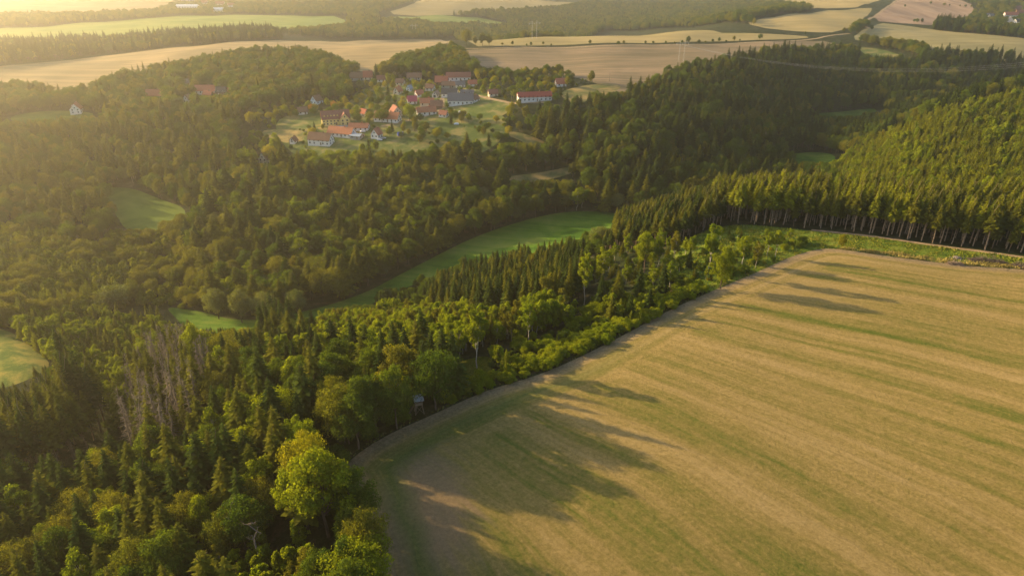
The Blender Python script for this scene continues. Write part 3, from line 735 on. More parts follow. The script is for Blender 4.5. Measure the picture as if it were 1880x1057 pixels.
# ------------------------------------------------------------------ woods: zones (pixel outlines of the ground they stand on)
ZONES = [ # name, outline, spacing, [(kind, variant, weight, hmin, hmax, width)], label
 ('dead', [(250,850),(225,780),(290,700),(330,660),(400,650),(400,730),(370,790),(310,870)], 3.6,
   [('dead_spruce',('dead',0),.26,20,25,1),('spruce_tree',('sprA','spruce_warm'),.2,17,23,1.2),('dead_spruce',('dead',1),.18,17,23,1),('spruce_tree',('sprB','spruce_warm'),.26,12,18,1.2),('bush',('bush0','green'),.1,3,5,1)],
   'in the dead patch of the near wood on the lower left'),
 ('poleleft', [(-60,930),(-60,700),(120,700),(200,760),(150,860),(60,905)], 4.6,
   [('spruce_tree',('pole','spruce_warm'),.5,24,29,1),('spruce_tree',('pole','spruce'),.35,24,29,1),('broadleaf_tree',('broad0','green'),.15,14,18,.8)],
   'in the bare-stemmed stand at the far left edge'),
 ('wallright', [(1330,411),(1420,414),(1560,426),(1700,445),(1862,465),(2100,492),(2150,430),(1880,395),(1700,392),(1550,385),(1400,378),(1300,380),(1315,400)], 4.4,
   [('spruce_tree',('pole','young'),.40,17,22,1.25),('spruce_tree',('pole','spruce_warm'),.38,16,22,1.2),('spruce_tree',('sprA','spruce_warm'),.16,14,20,1.2),('birch_tree',('birch1','bright'),.06,16,20,.9)],  # brighter needles on tall pole spruces: golden sunlight put into the colour
   'in the tall spruce wall behind the clearing on the right'),
 ('polemid', [(1105,468),(1225,455),(1300,421),(1330,411),(1300,380),(1230,395),(1140,420)], 3.7,
   [('spruce_tree',('pole','spruce'),.4,12,17,1.3),('spruce_tree',('pole','spruce_warm'),.6,11,17,1.3)],
   'in the bare-stemmed block at the end of the valley meadow'),
 ('hillright', [(1530,350),(1500,330),(1560,292),(1620,262),(1700,225),(1790,202),(1880,180),(2300,150),(2300,420),(1880,393),(1700,390),(1560,384)], 3.2,
   [('young_conifer',('youA','young'),.66,7,13,.9),('young_conifer',('youB','young'),.10,7,11,.9),('young_conifer',('youA','spruce_warm'),.10,8,13,1.0),('birch_tree',('birch1','birch'),.08,9,14,1.0),('birch_tree',('youB','birch'),.06,9,13,1.0)],
   'in the young plantation on the hill at the right edge'),
 ('dense', [(790,580),(800,540),(870,520),(960,500),(1040,490),(1075,520),(1060,560),(980,585),(880,592)], 4.2,
   [('spruce_tree',('sprA','spruce'),.5,15,20,1.1),('spruce_tree',('sprA','spruce_warm'),.38,15,20,1.1),('birch_tree',('birch1','olive'),.12,12,18,1)],
   'in the dark block between the valley meadow and the young wood'),
 ('youngmid', [(570,650),(600,600),(700,585),(790,595),(900,610),(1030,575),(1045,600),(960,625),(870,645),(820,680),(700,680),(640,690)], 3.6,
   [('birch_tree',('youB','birch'),.38,9,14,.9),('birch_tree',('birch1','birch'),.26,10,15,.9),('birch_tree',('birch0','olive'),.16,10,14,1),('spruce_tree',('sprB','spruce_warm'),.10,8,13,1),('birch_tree',('birch1','bright'),.10,9,13,1)],
   'in the young yellow-green wood above the grassy clearing'),
 ('scrubmid', [(900,655),(960,628),(1040,605),(1060,560),(1180,545),(1290,515),(1300,537),(1160,607),(1080,648),(990,688),(900,714),(840,738),(835,705),(895,690)], 3.6,
   [('bush',('bush0','bush'),.34,2,3.8,1),('bush',('bush0','green'),.16,2,3.5,1),('bush',('bush1','bush'),.30,2,4,1),('young_conifer',('youA','young'),.10,4,7,1),('birch_tree',('youB','birch'),.10,5,8,1)],
   'in the scrub between the young wood and the field edge'),
 ('scrubtop', [(1180,545),(1090,530),(1080,490),(1105,468),(1225,456),(1235,500),(1290,515),(1290,540)], 5.2,
   [('young_conifer',('youA','spruce_warm'),.3,5,8,1),('bush',('bush0','green'),.4,2,4,1),('birch_tree',('birch1','birch'),.3,7,12,1)],
   'on the scrubby slope below the bare-stemmed block'),
 ('plantleft', [(-120,600),(-120,430),(0,428),(90,440),(170,470),(215,520),(235,560),(200,590),(90,600),(20,602)], 3.6,
   [('young_conifer',('youB','young'),.55,8,12,1),('young_conifer',('youA','young'),.30,9,13,1),('broadleaf_tree',('broad1','olive'),.15,9,12,1)],
   'in the young plantation in the haze at the left edge'),
 ('mixleft', [(20,605),(90,600),(200,590),(300,600),(350,640),(340,700),(280,710),(230,780),(180,740),(100,700),(100,672),(62,640)], 3.9,
   [('young_conifer',('youA','young'),.28,7,12,1.1),('birch_tree',('birch1','birch'),.22,8,13,1.1),('birch_tree',('youB','birch'),.25,7,11,1.1),('spruce_tree',('sprB','spruce_warm'),.25,9,15,1.1)],
   'in the mixed young wood right of the sunlit pasture'),
 ('valleyleft', [(170,470),(215,426),(290,426),(338,410),(345,440),(380,572),(300,560),(235,560),(205,510)], 5.2,
   [('young_conifer',('youB','young'),.35,6,10,1.1),('broadleaf_tree',('broad1','olive'),.35,7,11,1.1),('bush',('bush1','bush'),.3,3,5,1.2)],
   'in the hazy scrub beside the small left meadow'),
 ('birchslope', [(560,285),(680,282),(700,300),(640,330),(560,330),(540,310)], 6.0,
   [('birch_tree',('youB','birch'),.6,7,11,1.1),('broadleaf_tree',('broad1','bright'),.4,7,11,.9)],
   'in the sunlit yellow-green grove below the village'),
 ('valleyedge', [(560,650),(520,616),(640,575),(700,551),(745,527),(830,501),(940,481),(1040,459),(1100,438),(1150,412),(1180,405),(1140,425),(1105,468),(1060,475),(960,500),(870,520),(800,540),(780,580),(700,585),(600,600)], 4.6,
   [('bush',('bush0','green'),.5,3,6,1.1),('broadleaf_tree',('broad0','green'),.3,6,10,1),('spruce_tree',('sprB','spruce'),.2,7,12,1.2)],
   'in the dark fringe between the near woods and the valley meadow'),
 ('gully', [(180,740),(230,790),(240,870),(200,900),(120,930),(60,905),(150,860),(200,770)], 5.5,
   [('bush',('bush0','green'),.7,2,4,1),('broadleaf_tree',('broad2','green'),.3,6,10,1)],
   'in the brushy gully on the lower left'),
 ('lowyoung', [(380,1080),(420,1030),(560,1000),(600,1060),(580,1120),(380,1150)], 3.4,
   [('birch_tree',('youB','birch'),.6,6,10,.9),('birch_tree',('birch1','olive'),.4,7,11,1)],
   'in the young golden thicket at the bottom edge'),
 ('edgewood', [(785,765),(712,797),(648,838),(626,866),(645,900),(668,960),(690,1057),(720,1200),(640,1200),(610,1057),(600,960),(570,900),(560,850),(600,800),(680,755),(740,730),(800,735)], 6.2,
   [('broadleaf_tree',('broad0','green'),.34,15,20,.85),('broadleaf_tree',('broad2','green'),.3,16,21,.85),('broadleaf_tree',('broad1','olive'),.2,14,19,.85),('bush',('bush0','green'),.16,4,6,1)],
   'at the edge of the near wood by the stubble corner'),
 ('nearwood', [(-120,1250),(-120,900),(60,905),(200,890),(330,860),(400,800),(400,700),(350,640),(420,612),(570,612),(640,690),(720,680),(835,690),(850,735),(785,765),(712,797),(648,838),(626,866),(645,900),(668,960),(690,1057),(730,1250)], 5.9,
   [('broadleaf_tree',('broad0','green'),.12,12,17,.95),('broadleaf_tree',('broad2','bright'),.05,11,15,.9),('birch_tree',('birch0','birch'),.08,14,18,1.2),('spruce_tree',('sprB','spruce'),.26,14,23,1.3),('spruce_tree',('sprA','spruce_warm'),.14,16,23,1.4),('spruce_tree',('sprB','spruce_warm'),.12,12,20,1.3),
    ('birch_tree',('birch1','birch'),.09,12,18,1.15),('broadleaf_tree',('broad1','olive'),.08,12,16,.9),('broadleaf_tree',('broad2','green'),.06,12,16,.9)],
   'in the near wood left of the stubble field'),
 ('village', [(440,300),(450,215),(540,190),(640,185),(660,150),(780,140),(880,150),(960,150),(1040,140),(1100,140),(1020,190),(950,220),(1000,270),(900,300),(760,300),(560,310)], 8.6,
   [('broadleaf_tree',('broad1','green'),.26,5,9,1),('broadleaf_tree',('broad0','olive'),.22,5,9,1),('broadleaf_tree',('broad2','bright'),.12,6,11,1),('broadleaf_tree',('broad1','gold'),.10,5,9,1),('bush',('bush1','bush'),.16,2,4,1),('spruce_tree',('sprB','spruce'),.08,8,13,1.2),('bush',('bush0','green'),.06,2,3.5,1)],
   'among the houses and gardens of the village'),
 ('farslope', [(340,640),(330,420),(430,330),(440,260),(560,310),(760,300),(900,300),(1000,270),(1000,310),(1080,330),(1150,392),(1000,394),(860,440),(735,503),(640,548),(480,588),(380,572)], 8.0,
   [('spruce_tree',('sprA','spruce_warm'),.17,18,26,1.7),('broadleaf_tree',('broad1','olive'),.17,14,19,.95),('spruce_tree',('sprB','spruce_warm'),.09,14,24,1.7),('broadleaf_tree',('broad0','green'),.19,14,20,.95),('spruce_tree',('sprA','spruce'),.08,19,26,1.6),('broadleaf_tree',('broad2','olive'),.08,12,18,1.0),('broadleaf_tree',('broad2','gold'),.04,10,15,1.0),('birch_tree',('birch1','birch'),.08,15,21,1.5),('broadleaf_tree',('broad1','willow'),.06,10,14,1.1)],
   'on the wooded slope between the village and the valley meadow'),
 ('midright', [(950,225),(1050,215),(1150,188),(1250,138),(1330,122),(1480,215),(1440,300),(1500,320),(1530,350),(1400,378),(1300,380),(1150,395),(1080,330),(1000,310),(1000,270)], 7.4,
   [('spruce_tree',('sprA','spruce'),.24,15,24,1.5),('broadleaf_tree',('broad0','green'),.20,12,18,.9),('spruce_tree',('sprB','spruce_warm'),.20,12,21,1.5),('broadleaf_tree',('broad1','green'),.12,11,17,.9),('broadleaf_tree',('broad2','olive'),.14,10,16,.9),('birch_tree',('birch1','olive'),.10,13,19,1.2)],
   'in the dark wood right of the village'),
 ('leftmid', [(-200,430),(-200,230),(0,240),(60,236),(185,212),(300,200),(440,215),(440,260),(430,330),(330,420),(230,430),(170,468),(90,438),(0,426)], 8.0,
   [('spruce_tree',('sprA','spruce_warm'),.22,17,23,1.2),('spruce_tree',('pole','spruce_warm'),.12,20,24,1.1),('broadleaf_tree',('broad0','olive'),.26,12,17,.95),('broadleaf_tree',('broad1','green'),.28,11,16,.95),('broadleaf_tree',('broad2','green'),.12,11,15,.95)],
   'in the hazy wood on the left slope'),
 ('lefttop', [(-200,230),(-200,190),(0,166),(60,172),(135,186),(160,178),(200,158),(300,134),(400,114),(480,104),(560,106),(620,124),(660,134),(640,185),(540,190),(440,215),(300,200),(185,209),(125,203),(60,205),(0,218)], 7.2,
   [('broadleaf_tree',('broad0','olive'),.34,11,16,1),('broadleaf_tree',('broad1','green'),.36,11,16,1),('broadleaf_tree',('broad2','gold'),.025,10,14,1),('spruce_tree',('sprB','spruce_warm'),.22,13,18,1.2)],
   'in the wood between the village and the long straw field'),
 ('villagewood', [(660,160),(700,136),(760,114),(835,98),(856,120),(884,144),(780,150)], 7.0,
   [('broadleaf_tree',('broad0','olive'),.5,12,17,1),('broadleaf_tree',('broad1','green'),.5,12,17,1)],
   'in the tongue of wood running down to the village'),
 ('villageright', [(870,150),(880,138),(960,142),(1060,135),(1105,142),(1080,156),(1010,168),(930,178)], 6.5,
   [('broadleaf_tree',('broad0','olive'),.4,8,12,1),('broadleaf_tree',('broad1','green'),.4,8,12,1),('broadleaf_tree',('broad2','gold'),.2,7,11,1)],
   'in the grove behind the long white barn'),
]
GROUPNAME = {}
zones_w = []
for z in ZONES:
    zones_w.append((z[0], [tuple(p[:2]) for p in hit(z[1])], z[2], z[3], z[4]))

def grid_pts(x0, x1, y0, y1, s, jit=.42):
    nx = int((x1 - x0) / s) + 1; ny = int((y1 - y0) / (s * .88)) + 1
    a, b = np.meshgrid(np.arange(nx), np.arange(ny))
    X = x0 + (a + .5 * (b % 2)) * s + rng.normal(0, jit * s * .5, a.shape); Y = y0 + b * s * .88 + rng.normal(0, jit * s * .5, a.shape)
    return X.ravel(), Y.ravel()

def blocked(X, Y, grow=0.0):
    r = np.zeros(len(X), bool)
    for name, mk, P in order:
        if name == 'village_green': continue
        P_ = np.asarray(P); bb = (X > P_[:, 0].min() - 3) & (X < P_[:, 0].max() + 3) & (Y > P_[:, 1].min() - 3) & (Y < P_[:, 1].max() + 3)
        i = np.where(bb)[0]
        if len(i):
            r[i] |= inside(X[i], Y[i], P)
    return r

HOUSES = [ # px base centre, length, width, wall h, roof h, ridge angle, wall, roof, label
 ((617,227),23,12,6.2,5.6,18,'yellow','redbrown','large yellow guest house with dormers and two gabled ends on the village lawn'),
 ((590,264),19,8,4.6,4.8,-16,'white','brownroof','white farmhouse with a brown roof nearest the slope below the guest house'),
 ((628,249),22,8,3.2,4.2,-20,'white','orange','long orange-roofed barn between the guest house and the white farmhouse'),
 ((656,253),9,8,2.6,1.2,-20,'grey','bluegrey','low shed with a blue-grey metal roof at the end of the long orange barn'),
 ((660,238),16,7,2.8,2.8,-5,'white','orange','low white building with an orange roof right of the guest house'),
 ((692,252),7,6.5,3.4,4.2,68,'white','redroof','small white cottage with a steep red roof by the blue tent'),
 ((540,262),5,4.5,2.4,2.6,70,'white','brownroof','tiny white hut below the golden lawn'),
 ((582,190),9,7,3.6,4.2,62,'bluewhite','brownroof','pale blue house among the trees above the guest house'),
 ((556,209),8,6,2.8,3.4,20,'white','brownroof','small brown-roofed cottage left of the rust-coloured trees'),
 ((488,300),7,7,5,5,75,'cream','brownroof','tall narrow house half hidden by the sunlit yellow tree'),
 ((712,222),22,8,3.4,4.4,-18,'white','orange','orange-roofed barn with one pale gable behind a dark round tree'),
 ((727,212),10,8,4.2,4.6,-62,'cream','redbrown','cream-gabled house directly behind the orange-roofed barn'),
 ((784,193),12,7,3,3.4,8,'cream','orange','orange-roofed house with a chimney in the middle of the village'),
 ((783,210),16,7,3.2,3.6,16,'white','orange','long orange roof with a white gable end on the village street'),
 ((802,198),10,8,3,3.6,0,'brown','brownroof','dark brown shed between the orange roofs and the slate roofs'),
 ((846,190),22,11,4,5.4,2,'white','slate','biggest slate-grey roof in the village with a white gable end'),
 ((826,177),14,8,3.4,4,-6,'white','slatedark','dark slate-roofed house behind the biggest slate roof'),
 ((801,178),6,5,2.8,2.8,64,'white','slate','little white garage with an arched dark opening'),
 ((811,155),12,8,3.4,4.8,0,'brown','redroof','house with a bright red-orange roof at the top of the village'),
 ((824,161),13,6,3,3,-8,'grey','brownroof','grey-brown roofed annex in front of the bright red-orange roof'),
 ((842,147),24,8,3.8,4,2,'white','redbrown','long white house with a dull red roof at the top of the village'),
 ((845,160),9,6,3,2.8,10,'white','slate','small slate-roofed shed below the long dull red roof'),
 ((858,173),12,5,2.6,1.6,4,'white','slate','flat white outbuilding right of the dark slate roof'),
 ((731,172),8,6,3,3.6,66,'cream','orange','small pinkish house alone among the village trees'),
 ((752,167),5,4.5,2.8,2.8,65,'bluewhite','bluegrey','small bluish white hut above the pinkish house'),
 ((757,190),8,6,3,4,15,'white','magenta','cottage with a raspberry-red roof behind the bright tree'),
 ((676,146),9,7,3.4,5.4,8,'cream','redroof','narrow red-roofed house left of the pointed spruce'),
 ((656,147),14,8,3.4,4.8,6,'grey','brownroof','greyish purple roof at the left end of the upper village'),
 ((761,146),14,8,3,3.6,0,'grey','brownroof','weathered grey-brown roof under the tongue of wood'),
 ((981,184),29,9,4.2,3.2,9,'white','redbarn','long white barn with a straight dark red roof at the right end of the village'),
 ((1029,158),9,7,3.2,4,12,'white','redroof','small red-roofed house tucked into the grove on the right'),
 ((142,207),11,9,4.6,5,108,'white','redroof','white house with a red roof alone on the hazy left meadow'),
 ((287,179),17,8,3,5,0,'brown','redroof','plain red barn roof in the hazy woods on the left'),
 ((346,188),7,6.5,3.6,4,80,'white','brownroof','small white gabled cottage between the two hazy red roofs'),
 ((379,171),20,8,3.4,4.6,0,'white','redroof','long red-roofed farmhouse in the hazy hamlet on the left'),
 ((383,177),9,6,2.4,3,-14,'brown','redroof','low red-roofed wing in front of the hazy farmhouse'),
 ((408,174),9,7,4.4,3.6,4,'halftimber','slatedark','dark timbered house with white panels in the hazy hamlet'),
 ((421,171),6,5,2.6,3,10,'brown','redroof','small red-roofed shed right of the timbered house'),
 ((345,156),9,6,3,3,0,'grey','slate','grey roof just above the hazy farmhouse'),
 ((700,150),8,6.5,3,3.4,12,'white','redbrown','small red-brown roofed house right of the dark pointed spruce'),
 ((735,156),8,6,3,3.2,-10,'cream','brownroof','small brown-roofed cottage left of the raspberry-red roof, higher up'),
 ((770,177),7,6,2.8,3.2,30,'white','redroof','small red-roofed cottage between the bright tree and the white garage'),
 ((790,166),8,6,3,3.2,-14,'white','brownroof','brown-roofed cottage below the top village roofs, left of the slate roofs'),
 ((868,158),8,6,2.8,3,8,'white','redroof','small red-roofed house at the right end of the upper village'),
 ((668,212),7,6,2.8,3.2,-30,'white','redroof','small red-roofed house between the guest house and the orange-roofed barn'),
 ((872,186),7,5,2.6,2.8,50,'white','brownroof','small brown-roofed shed right of the biggest slate roof'),
 ((815,214),7,5,2.6,2.8,-25,'white','redbrown','lowest small house on the slope below the village street'),
 ((905,176),8,6,2.8,3,15,'cream','redbrown','small cream house between the slate roofs and the long white barn'),
 ((345,16),52,16,6,4,2,'whitefar','whitefar','very long white hall in the distant town at the top'),
 ((402,22),22,12,6,4,8,'whitefar','whitefar','white building lowest in the distant town'),
 ((338,3),20,12,6,4,0,'whitefar','slate','left white block at the very top of the distant town'),
 ((352,3),20,12,6,4,4,'whitefar','slate','right white block at the very top of the distant town'),
 ((405,11),22,12,6,5,0,'cream','redroof','reddish house in the middle of the distant town'),
 ((425,14),16,12,6,5,30,'whitefar','redroof','white house at the right end of the distant town'),
 ((376,9),16,12,6,5,10,'cream','redroof','cream house between the hall and the reddish distant house'),
 ((1855,32),22,9,4.5,4.5,-6,'white','redroof','bright red-roofed long house in the far village at the top right'),
 ((1853,42),12,9,4.5,5.5,60,'white','slate','white-gabled house below the bright red roof at the top right'),
 ((1866,44),10,8,4,4,20,'white','slatedark','small dark-roofed house right of the white gable at the top right'),
 ((1812,31),7,6,3,3,0,'cream','slate','small pale hut at the left end of the far village at the top right'),
 ((1819,32),7,6,3,3,10,'white','slate','second pale hut at the left end of the far village at the top right'),
 ((1872,27),14,9,4,5,-10,'brown','redbrown','dull red-roofed barn at the right edge of the far village'),
 ((1868,20),14,9,4,5,5,'brown','redbrown','dull red roof above the bright red-roofed house at the top right'),
]
hpos = hit([h_[0] for h_ in HOUSES])
tree_pts.append((*hit([(770, 757)])[0][:2], 5))
house_keep = [(p[0], p[1], h_[1] * .5 + 2.5) for h_, p in zip(HOUSES, hpos)]
tree_pts += house_keep
# keep the view of the fronts of the village houses open
for h_, p in zip(HOUSES, hpos):
    dl = math.hypot(p[0], p[1])
    for q in (6, 12, 18):
        if dl < 900: tree_pts.append((p[0] - p[0] / dl * (h_[2] * .5 + q), p[1] - p[1] / dl * (h_[2] * .5 + q), h_[1] * .32 + 1))
TP = np.array(tree_pts)
_hx, _hy, _hd = proj(hpos[:, 0], hpos[:, 1], hpos[:, 2])
HPX = np.array([(_hx[i], _hy[i] - .3 * F / _hd[i], _hd[i], h_[1] * .5 * F / _hd[i]) for i, h_ in enumerate(HOUSES) if hpos[i][1] < 1e6])
VIEW = [(60,219,40),(120,213,30),(168,213,22),(235,398,28),(295,405,30),(225,370,20),(1490,296,30),(1520,292,18),(1540,213,35),(1590,206,25),(335,583,30),(420,598,50),(640,560,50),(720,528,40),(800,488,40),(1010,430,60),(900,455,40),(1090,420,30),(770,757,14),(30,660,50),(15,700,60),(70,668,40),(255,420,40),(325,392,30),(280,390,40),(530,232,35),(520,255,30),(600,275,50),(740,275,40),(960,262,40),(850,232,30),(1000,330,60),(1100,168,40),(1620,100,35)]
_v = hit([(a, b) for a, b, c in VIEW]); _vx, _vy, _vd = proj(_v[:, 0], _v[:, 1], _v[:, 2])
HPX = np.concatenate([HPX, np.array([(_vx[i], _vy[i], _vd[i], VIEW[i][2]) for i in range(len(VIEW))])])

trees = []      # kind, variant, x, y, z, h, wf, zone label
taken = []
def near_fixed(X, Y):
    r = np.zeros(len(X), bool)
    for x, y, rr in TP:
        r |= (X - x) ** 2 + (Y - y) ** 2 < rr * rr
    return r

def fill(P, s, mixd, label, prior):
    P_ = np.asarray(P)
    X, Y = grid_pts(P_[:, 0].min(), P_[:, 0].max(), P_[:, 1].min(), P_[:, 1].max(), s)
    k = inside(X, Y, P) & (Y > 55); X, Y = X[k], Y[k]
    k = ~blocked(X, Y); X, Y = X[k], Y[k]
    for Q in prior:
        k = ~inside(X, Y, Q); X, Y = X[k], Y[k]
    k = ~near_fixed(X, Y); X, Y = X[k], Y[k]
    Z = H(X, Y)
    sx, sy, dep = proj(X, Y, Z)
    k = (sx > -260) & (sx < 2140) & (sy < 1330); X, Y, Z = X[k], Y[k], Z[k]
    sx, sy, dep = proj(X, Y, Z)
    w = np.array([m_[2] for m_ in mixd]); w = w / w.sum()
    # clumpy species choice: a slow field shifts the choice
    u = rng.random(len(X)); cl = .5 + .5 * np.sin(X / 17 + 3 * np.sin(Y / 29)) * np.sin(Y / 13 + 2 * np.sin(X / 23))
    u = np.where(rng.random(len(X)) < .45, cl, u)
    ci = np.minimum(np.searchsorted(np.cumsum(w), u), len(w) - 1)
    for i in range(len(X)):
        kind, var, _, h0, h1, wf = mixd[ci[i]]
        h_ = h0 + (h1 - h0) * random.random() ** .9
        if random.random() < .12: h_ *= random.uniform(.55, .85)
        c_ = (HPX[:, 2] > dep[i]) & (np.abs(HPX[:, 0] - sx[i]) < HPX[:, 3] + h_ * .16 * F / dep[i]) & (sy[i] - HPX[:, 1] < h_ * 1.05 * F / dep[i]) & (sy[i] > HPX[:, 1] - 2)
        if c_.any():
            lim = ((sy[i] - HPX[c_, 1]) * dep[i] / F).min() + .8
            if lim < 2.0: continue
            h_ = min(h_, lim)
        trees.append((kind, var, X[i], Y[i], Z[i], h_, wf * random.uniform(.88, 1.16), label))

prior = []
for name, P, s, mixd, label in zones_w:
    fill(P, s, mixd, label, prior)
    prior.append(P)
# hedge rows along the field edge
HEDGE = hit([(838,742),(862,726),(900,708),(990,682),(1080,642),(1150,606),(1195,585),(1232,562),(1290,534)])
HL = densify([tuple(p[:2]) for p in HEDGE], False)
k_ = 0
for row, off in ((0, 1.5), (1, 4.2)):
    dist = 0
    for a, b in zip(HL[:-1], HL[1:]):
        l = math.hypot(b[0] - a[0], b[1] - a[1]); dist += l
        if dist > 2.3:
            dist = random.uniform(-.5, .4); nx, ny = -(b[1] - a[1]) / l, (b[0] - a[0]) / l
            x = a[0] + nx * (off + random.uniform(-.5, .5)); y = a[1] + ny * (off + random.uniform(-.5, .5))
            trees.append(('bush', ('bush%d' % random.randint(0, 1), 'bush'), x, y, H(x, y)[0] - .1, random.uniform(2.2, 4.2), random.uniform(.85, 1.2), 'in the sunlit hedge along the stubble field edge'))
# shrubs and saplings dotted over the weedy clearing
_cp = [(1238,478),(1300,440),(1345,430),(1400,436),(1480,442),(1505,452),(1440,472),(1385,494),(1310,525),(1250,512)]
_r = np.random.default_rng(77); _q = []
while len(_q) < 95:
    a_, b_ = _r.uniform(1238, 1505), _r.uniform(430, 525)
    if inside(np.array([a_]), np.array([b_]), _cp)[0]: _q.append((a_, b_))
for p in hit(_q):
    x, y = p[0], p[1]
    if inside(np.array([x]), np.array([y]), FIELD_W)[0] or near_fixed(np.array([x]), np.array([y]))[0]: continue
    kd, vr, h0, h1 = [('bush', ('bush0', 'green'), 1.2, 3.5), ('bush', ('bush1', 'bush'), 1.0, 3.0), ('young_conifer', ('youA', 'spruce_warm'), 3, 6.5), ('birch_tree', ('birch1', 'birch'), 5, 9), ('bush', ('bush0', 'gold'), .8, 2)][int(_r.choice(5, p=[.34, .28, .14, .12, .12]))]
    trees.append((kd, vr, x, y, p[2], _r.uniform(h0, h1), _r.uniform(.9, 1.2), 'in the weedy clearing'))
# low bushes skirting the near wood on the field side
SK = densify([tuple(p[:2]) for p in hit([(690,1057),(668,960),(645,900),(626,866),(648,838),(712,797),(785,765),(842,738)])], False)
for a, b in zip(SK[:-1], SK[1:]):
    if random.random() < .75:
        l = math.hypot(b[0] - a[0], b[1] - a[1]); nx, ny = -(b[1] - a[1]) / l, (b[0] - a[0]) / l
        off = random.uniform(1.5, 4); x, y = a[0] + nx * off, a[1] + ny * off
        if x > a[0] + .5: x, y = a[0] - nx * off, a[1] - ny * off
        sp_ = hit([(770, 752)])[0]
        if math.hypot(x - sp_[0], y - sp_[1]) > 5:
            trees.append(('bush', ('bush%d' % random.randint(0, 1), 'green'), x, y, H(x, y)[0] - .1, random.uniform(2.5, 5), random.uniform(.8, 1.1), 'skirting the near wood on the stubble field side'))

# far land: woods, groves and rows beyond the village fields
FAR = [ # outline px (ground), spacing, tall, label
 ([(-200,160),(-200,95),(0,85),(120,80),(260,74),(400,66),(500,62),(520,72),(480,75),(400,80),(300,88),(200,99),(0,126)], 7.5, 'spruce'),
 ([(510,66),(640,52),(740,46),(860,50),(960,50),(1060,50),(1110,56),(1000,68),(830,71),(600,72)], 9, 'mix'),
 ([(640,50),(640,30),(690,24),(700,41),(790,46)], 10, 'mix'),
 ([(800,33),(850,29),(960,22),(1060,12),(1100,-5),(1240,-10),(1420,0),(1450,14),(1490,22),(1370,38),(1390,52),(1240,52),(1110,56),(960,48)], 9.5, 'mix'),
 ([(100,30),(280,24),(325,10),(320,-6),(470,-10),(700,0),(760,6),(700,24),(630,30),(450,26),(330,28),(200,40)], 12, 'grove'),
 ([(-300,50),(-300,20),(60,32),(200,34),(200,40),(0,51)], 10, 'mix'),
 ([(1320,126),(1400,106),(1500,100),(1550,96),(1590,112),(1670,124),(1700,108),(1780,112),(1880,118),(2100,130),(2100,190),(1880,172),(1700,222),(1612,196),(1540,203),(1480,212)], 6.4, 'spruce'),
 ([(1712,56),(1718,48),(1800,58),(1900,72),(2000,82),(2000,90),(1880,74)], 5.5, 'spruce'),
 ([(1568,77),(1600,79),(1690,90),(1700,102),(1690,106),(1662,98),(1620,88)], 5.5, 'grove'),
 ([(1760,46),(1795,14),(1750,-4),(2000,-10),(2100,60),(1900,68),(1800,55)], 13, 'grove'),
 ([(1560,64),(1575,44),(1592,44),(1590,58)], 7, 'grove'),
 ([(1440,278),(1480,225),(1612,212),(1650,240),(1600,290),(1540,284),(1500,276)], 6, 'spruce'),
 ([(1325,124),(1250,138),(1480,215),(1500,200)], 6, 'spruce'),
]
far_w = [[tuple(p[:2]) for p in hit(f[0])] for f in FAR]
mixes = {
 'spruce': [('spruce_tree',('sprA','spruce'),.36,16,22,1.2),('spruce_tree',('sprB','spruce'),.24,13,19,1.2),('broadleaf_tree',('broad0','green'),.2,12,16,.95),('broadleaf_tree',('broad1','olive'),.16,11,15,.95),('broadleaf_tree',('broad2','gold'),.02,10,13,.95)],
 'mix': [('broadleaf_tree',('broad0','green'),.34,11,17,1.05),('broadleaf_tree',('broad1','olive'),.36,11,16,1.05),('spruce_tree',('sprB','spruce'),.25,12,18,1.3),('broadleaf_tree',('broad2','gold'),.05,10,13,1)],
 'grove': [('broadleaf_tree',('broad0','green'),.5,8,13,1.1),('broadleaf_tree',('broad1','olive'),.5,8,13,1.1)]}
for (px, s, mk), P in zip(FAR, far_w):
    n0 = len(trees)
    fill(P, s, mixes[mk], 'FAR', prior)
    prior.append(P)

# single trees along the field road and on the skyline fields
ROADT = [(941,84),(967,85),(975,85),(997,83),(922,84),(1012,85),(1083,82),(1135,83),(1145,82),(1185,82),(1199,81),(1222,82),(1238,81),(1252,80),(1263,80),(1283,82),(1295,80),(1308,79),(1320,78),(1333,78),(1347,76),(1358,76),(1395,74),(1478,63),(1549,60),
 (1600,56),(1661,14),(1708,9),(1733,12),(1743,12),(1762,13),(1772,14),(1783,15),(1678,42),(1683,43),(1692,43)]
rt = hit(ROADT)
rl = {0:(5,'roundest tree on the left half of the field road'),14:(8,'tallest roadside tree, at the right end of the long hedge gap'),20:(6,'double-topped roadside tree near the brown field end'),22:(7,'last tree of the road row before the spruce corner')}
for i, p in enumerate(rt):
    h_, lb = rl.get(i, (random.uniform(2.5, 5.5), None))
    if i >= 24: lb = ('leftmost' if i == 24 else ORD[i - 24] + ' from the left') + ' of the small trees between the far fields at the top right'; grp = 'boundary trees of the far fields'
    else: grp = 'small trees along the field road'
    if lb is None: lb = 'small round tree, ' + (ORD[sorted(range(24), key=lambda q: ROADT[q][0]).index(i)] if i != 4 else 'very first') + ' from the left in the field road row'
    plant('broadleaf_tree', ('broad%d' % (i % 3), 'green' if i % 4 else 'olive'), p[0], p[1], p[2] - .1, h_ * (1.5 if i >= 24 else 1.15), 1.1, i * 1.3, lb, grp)

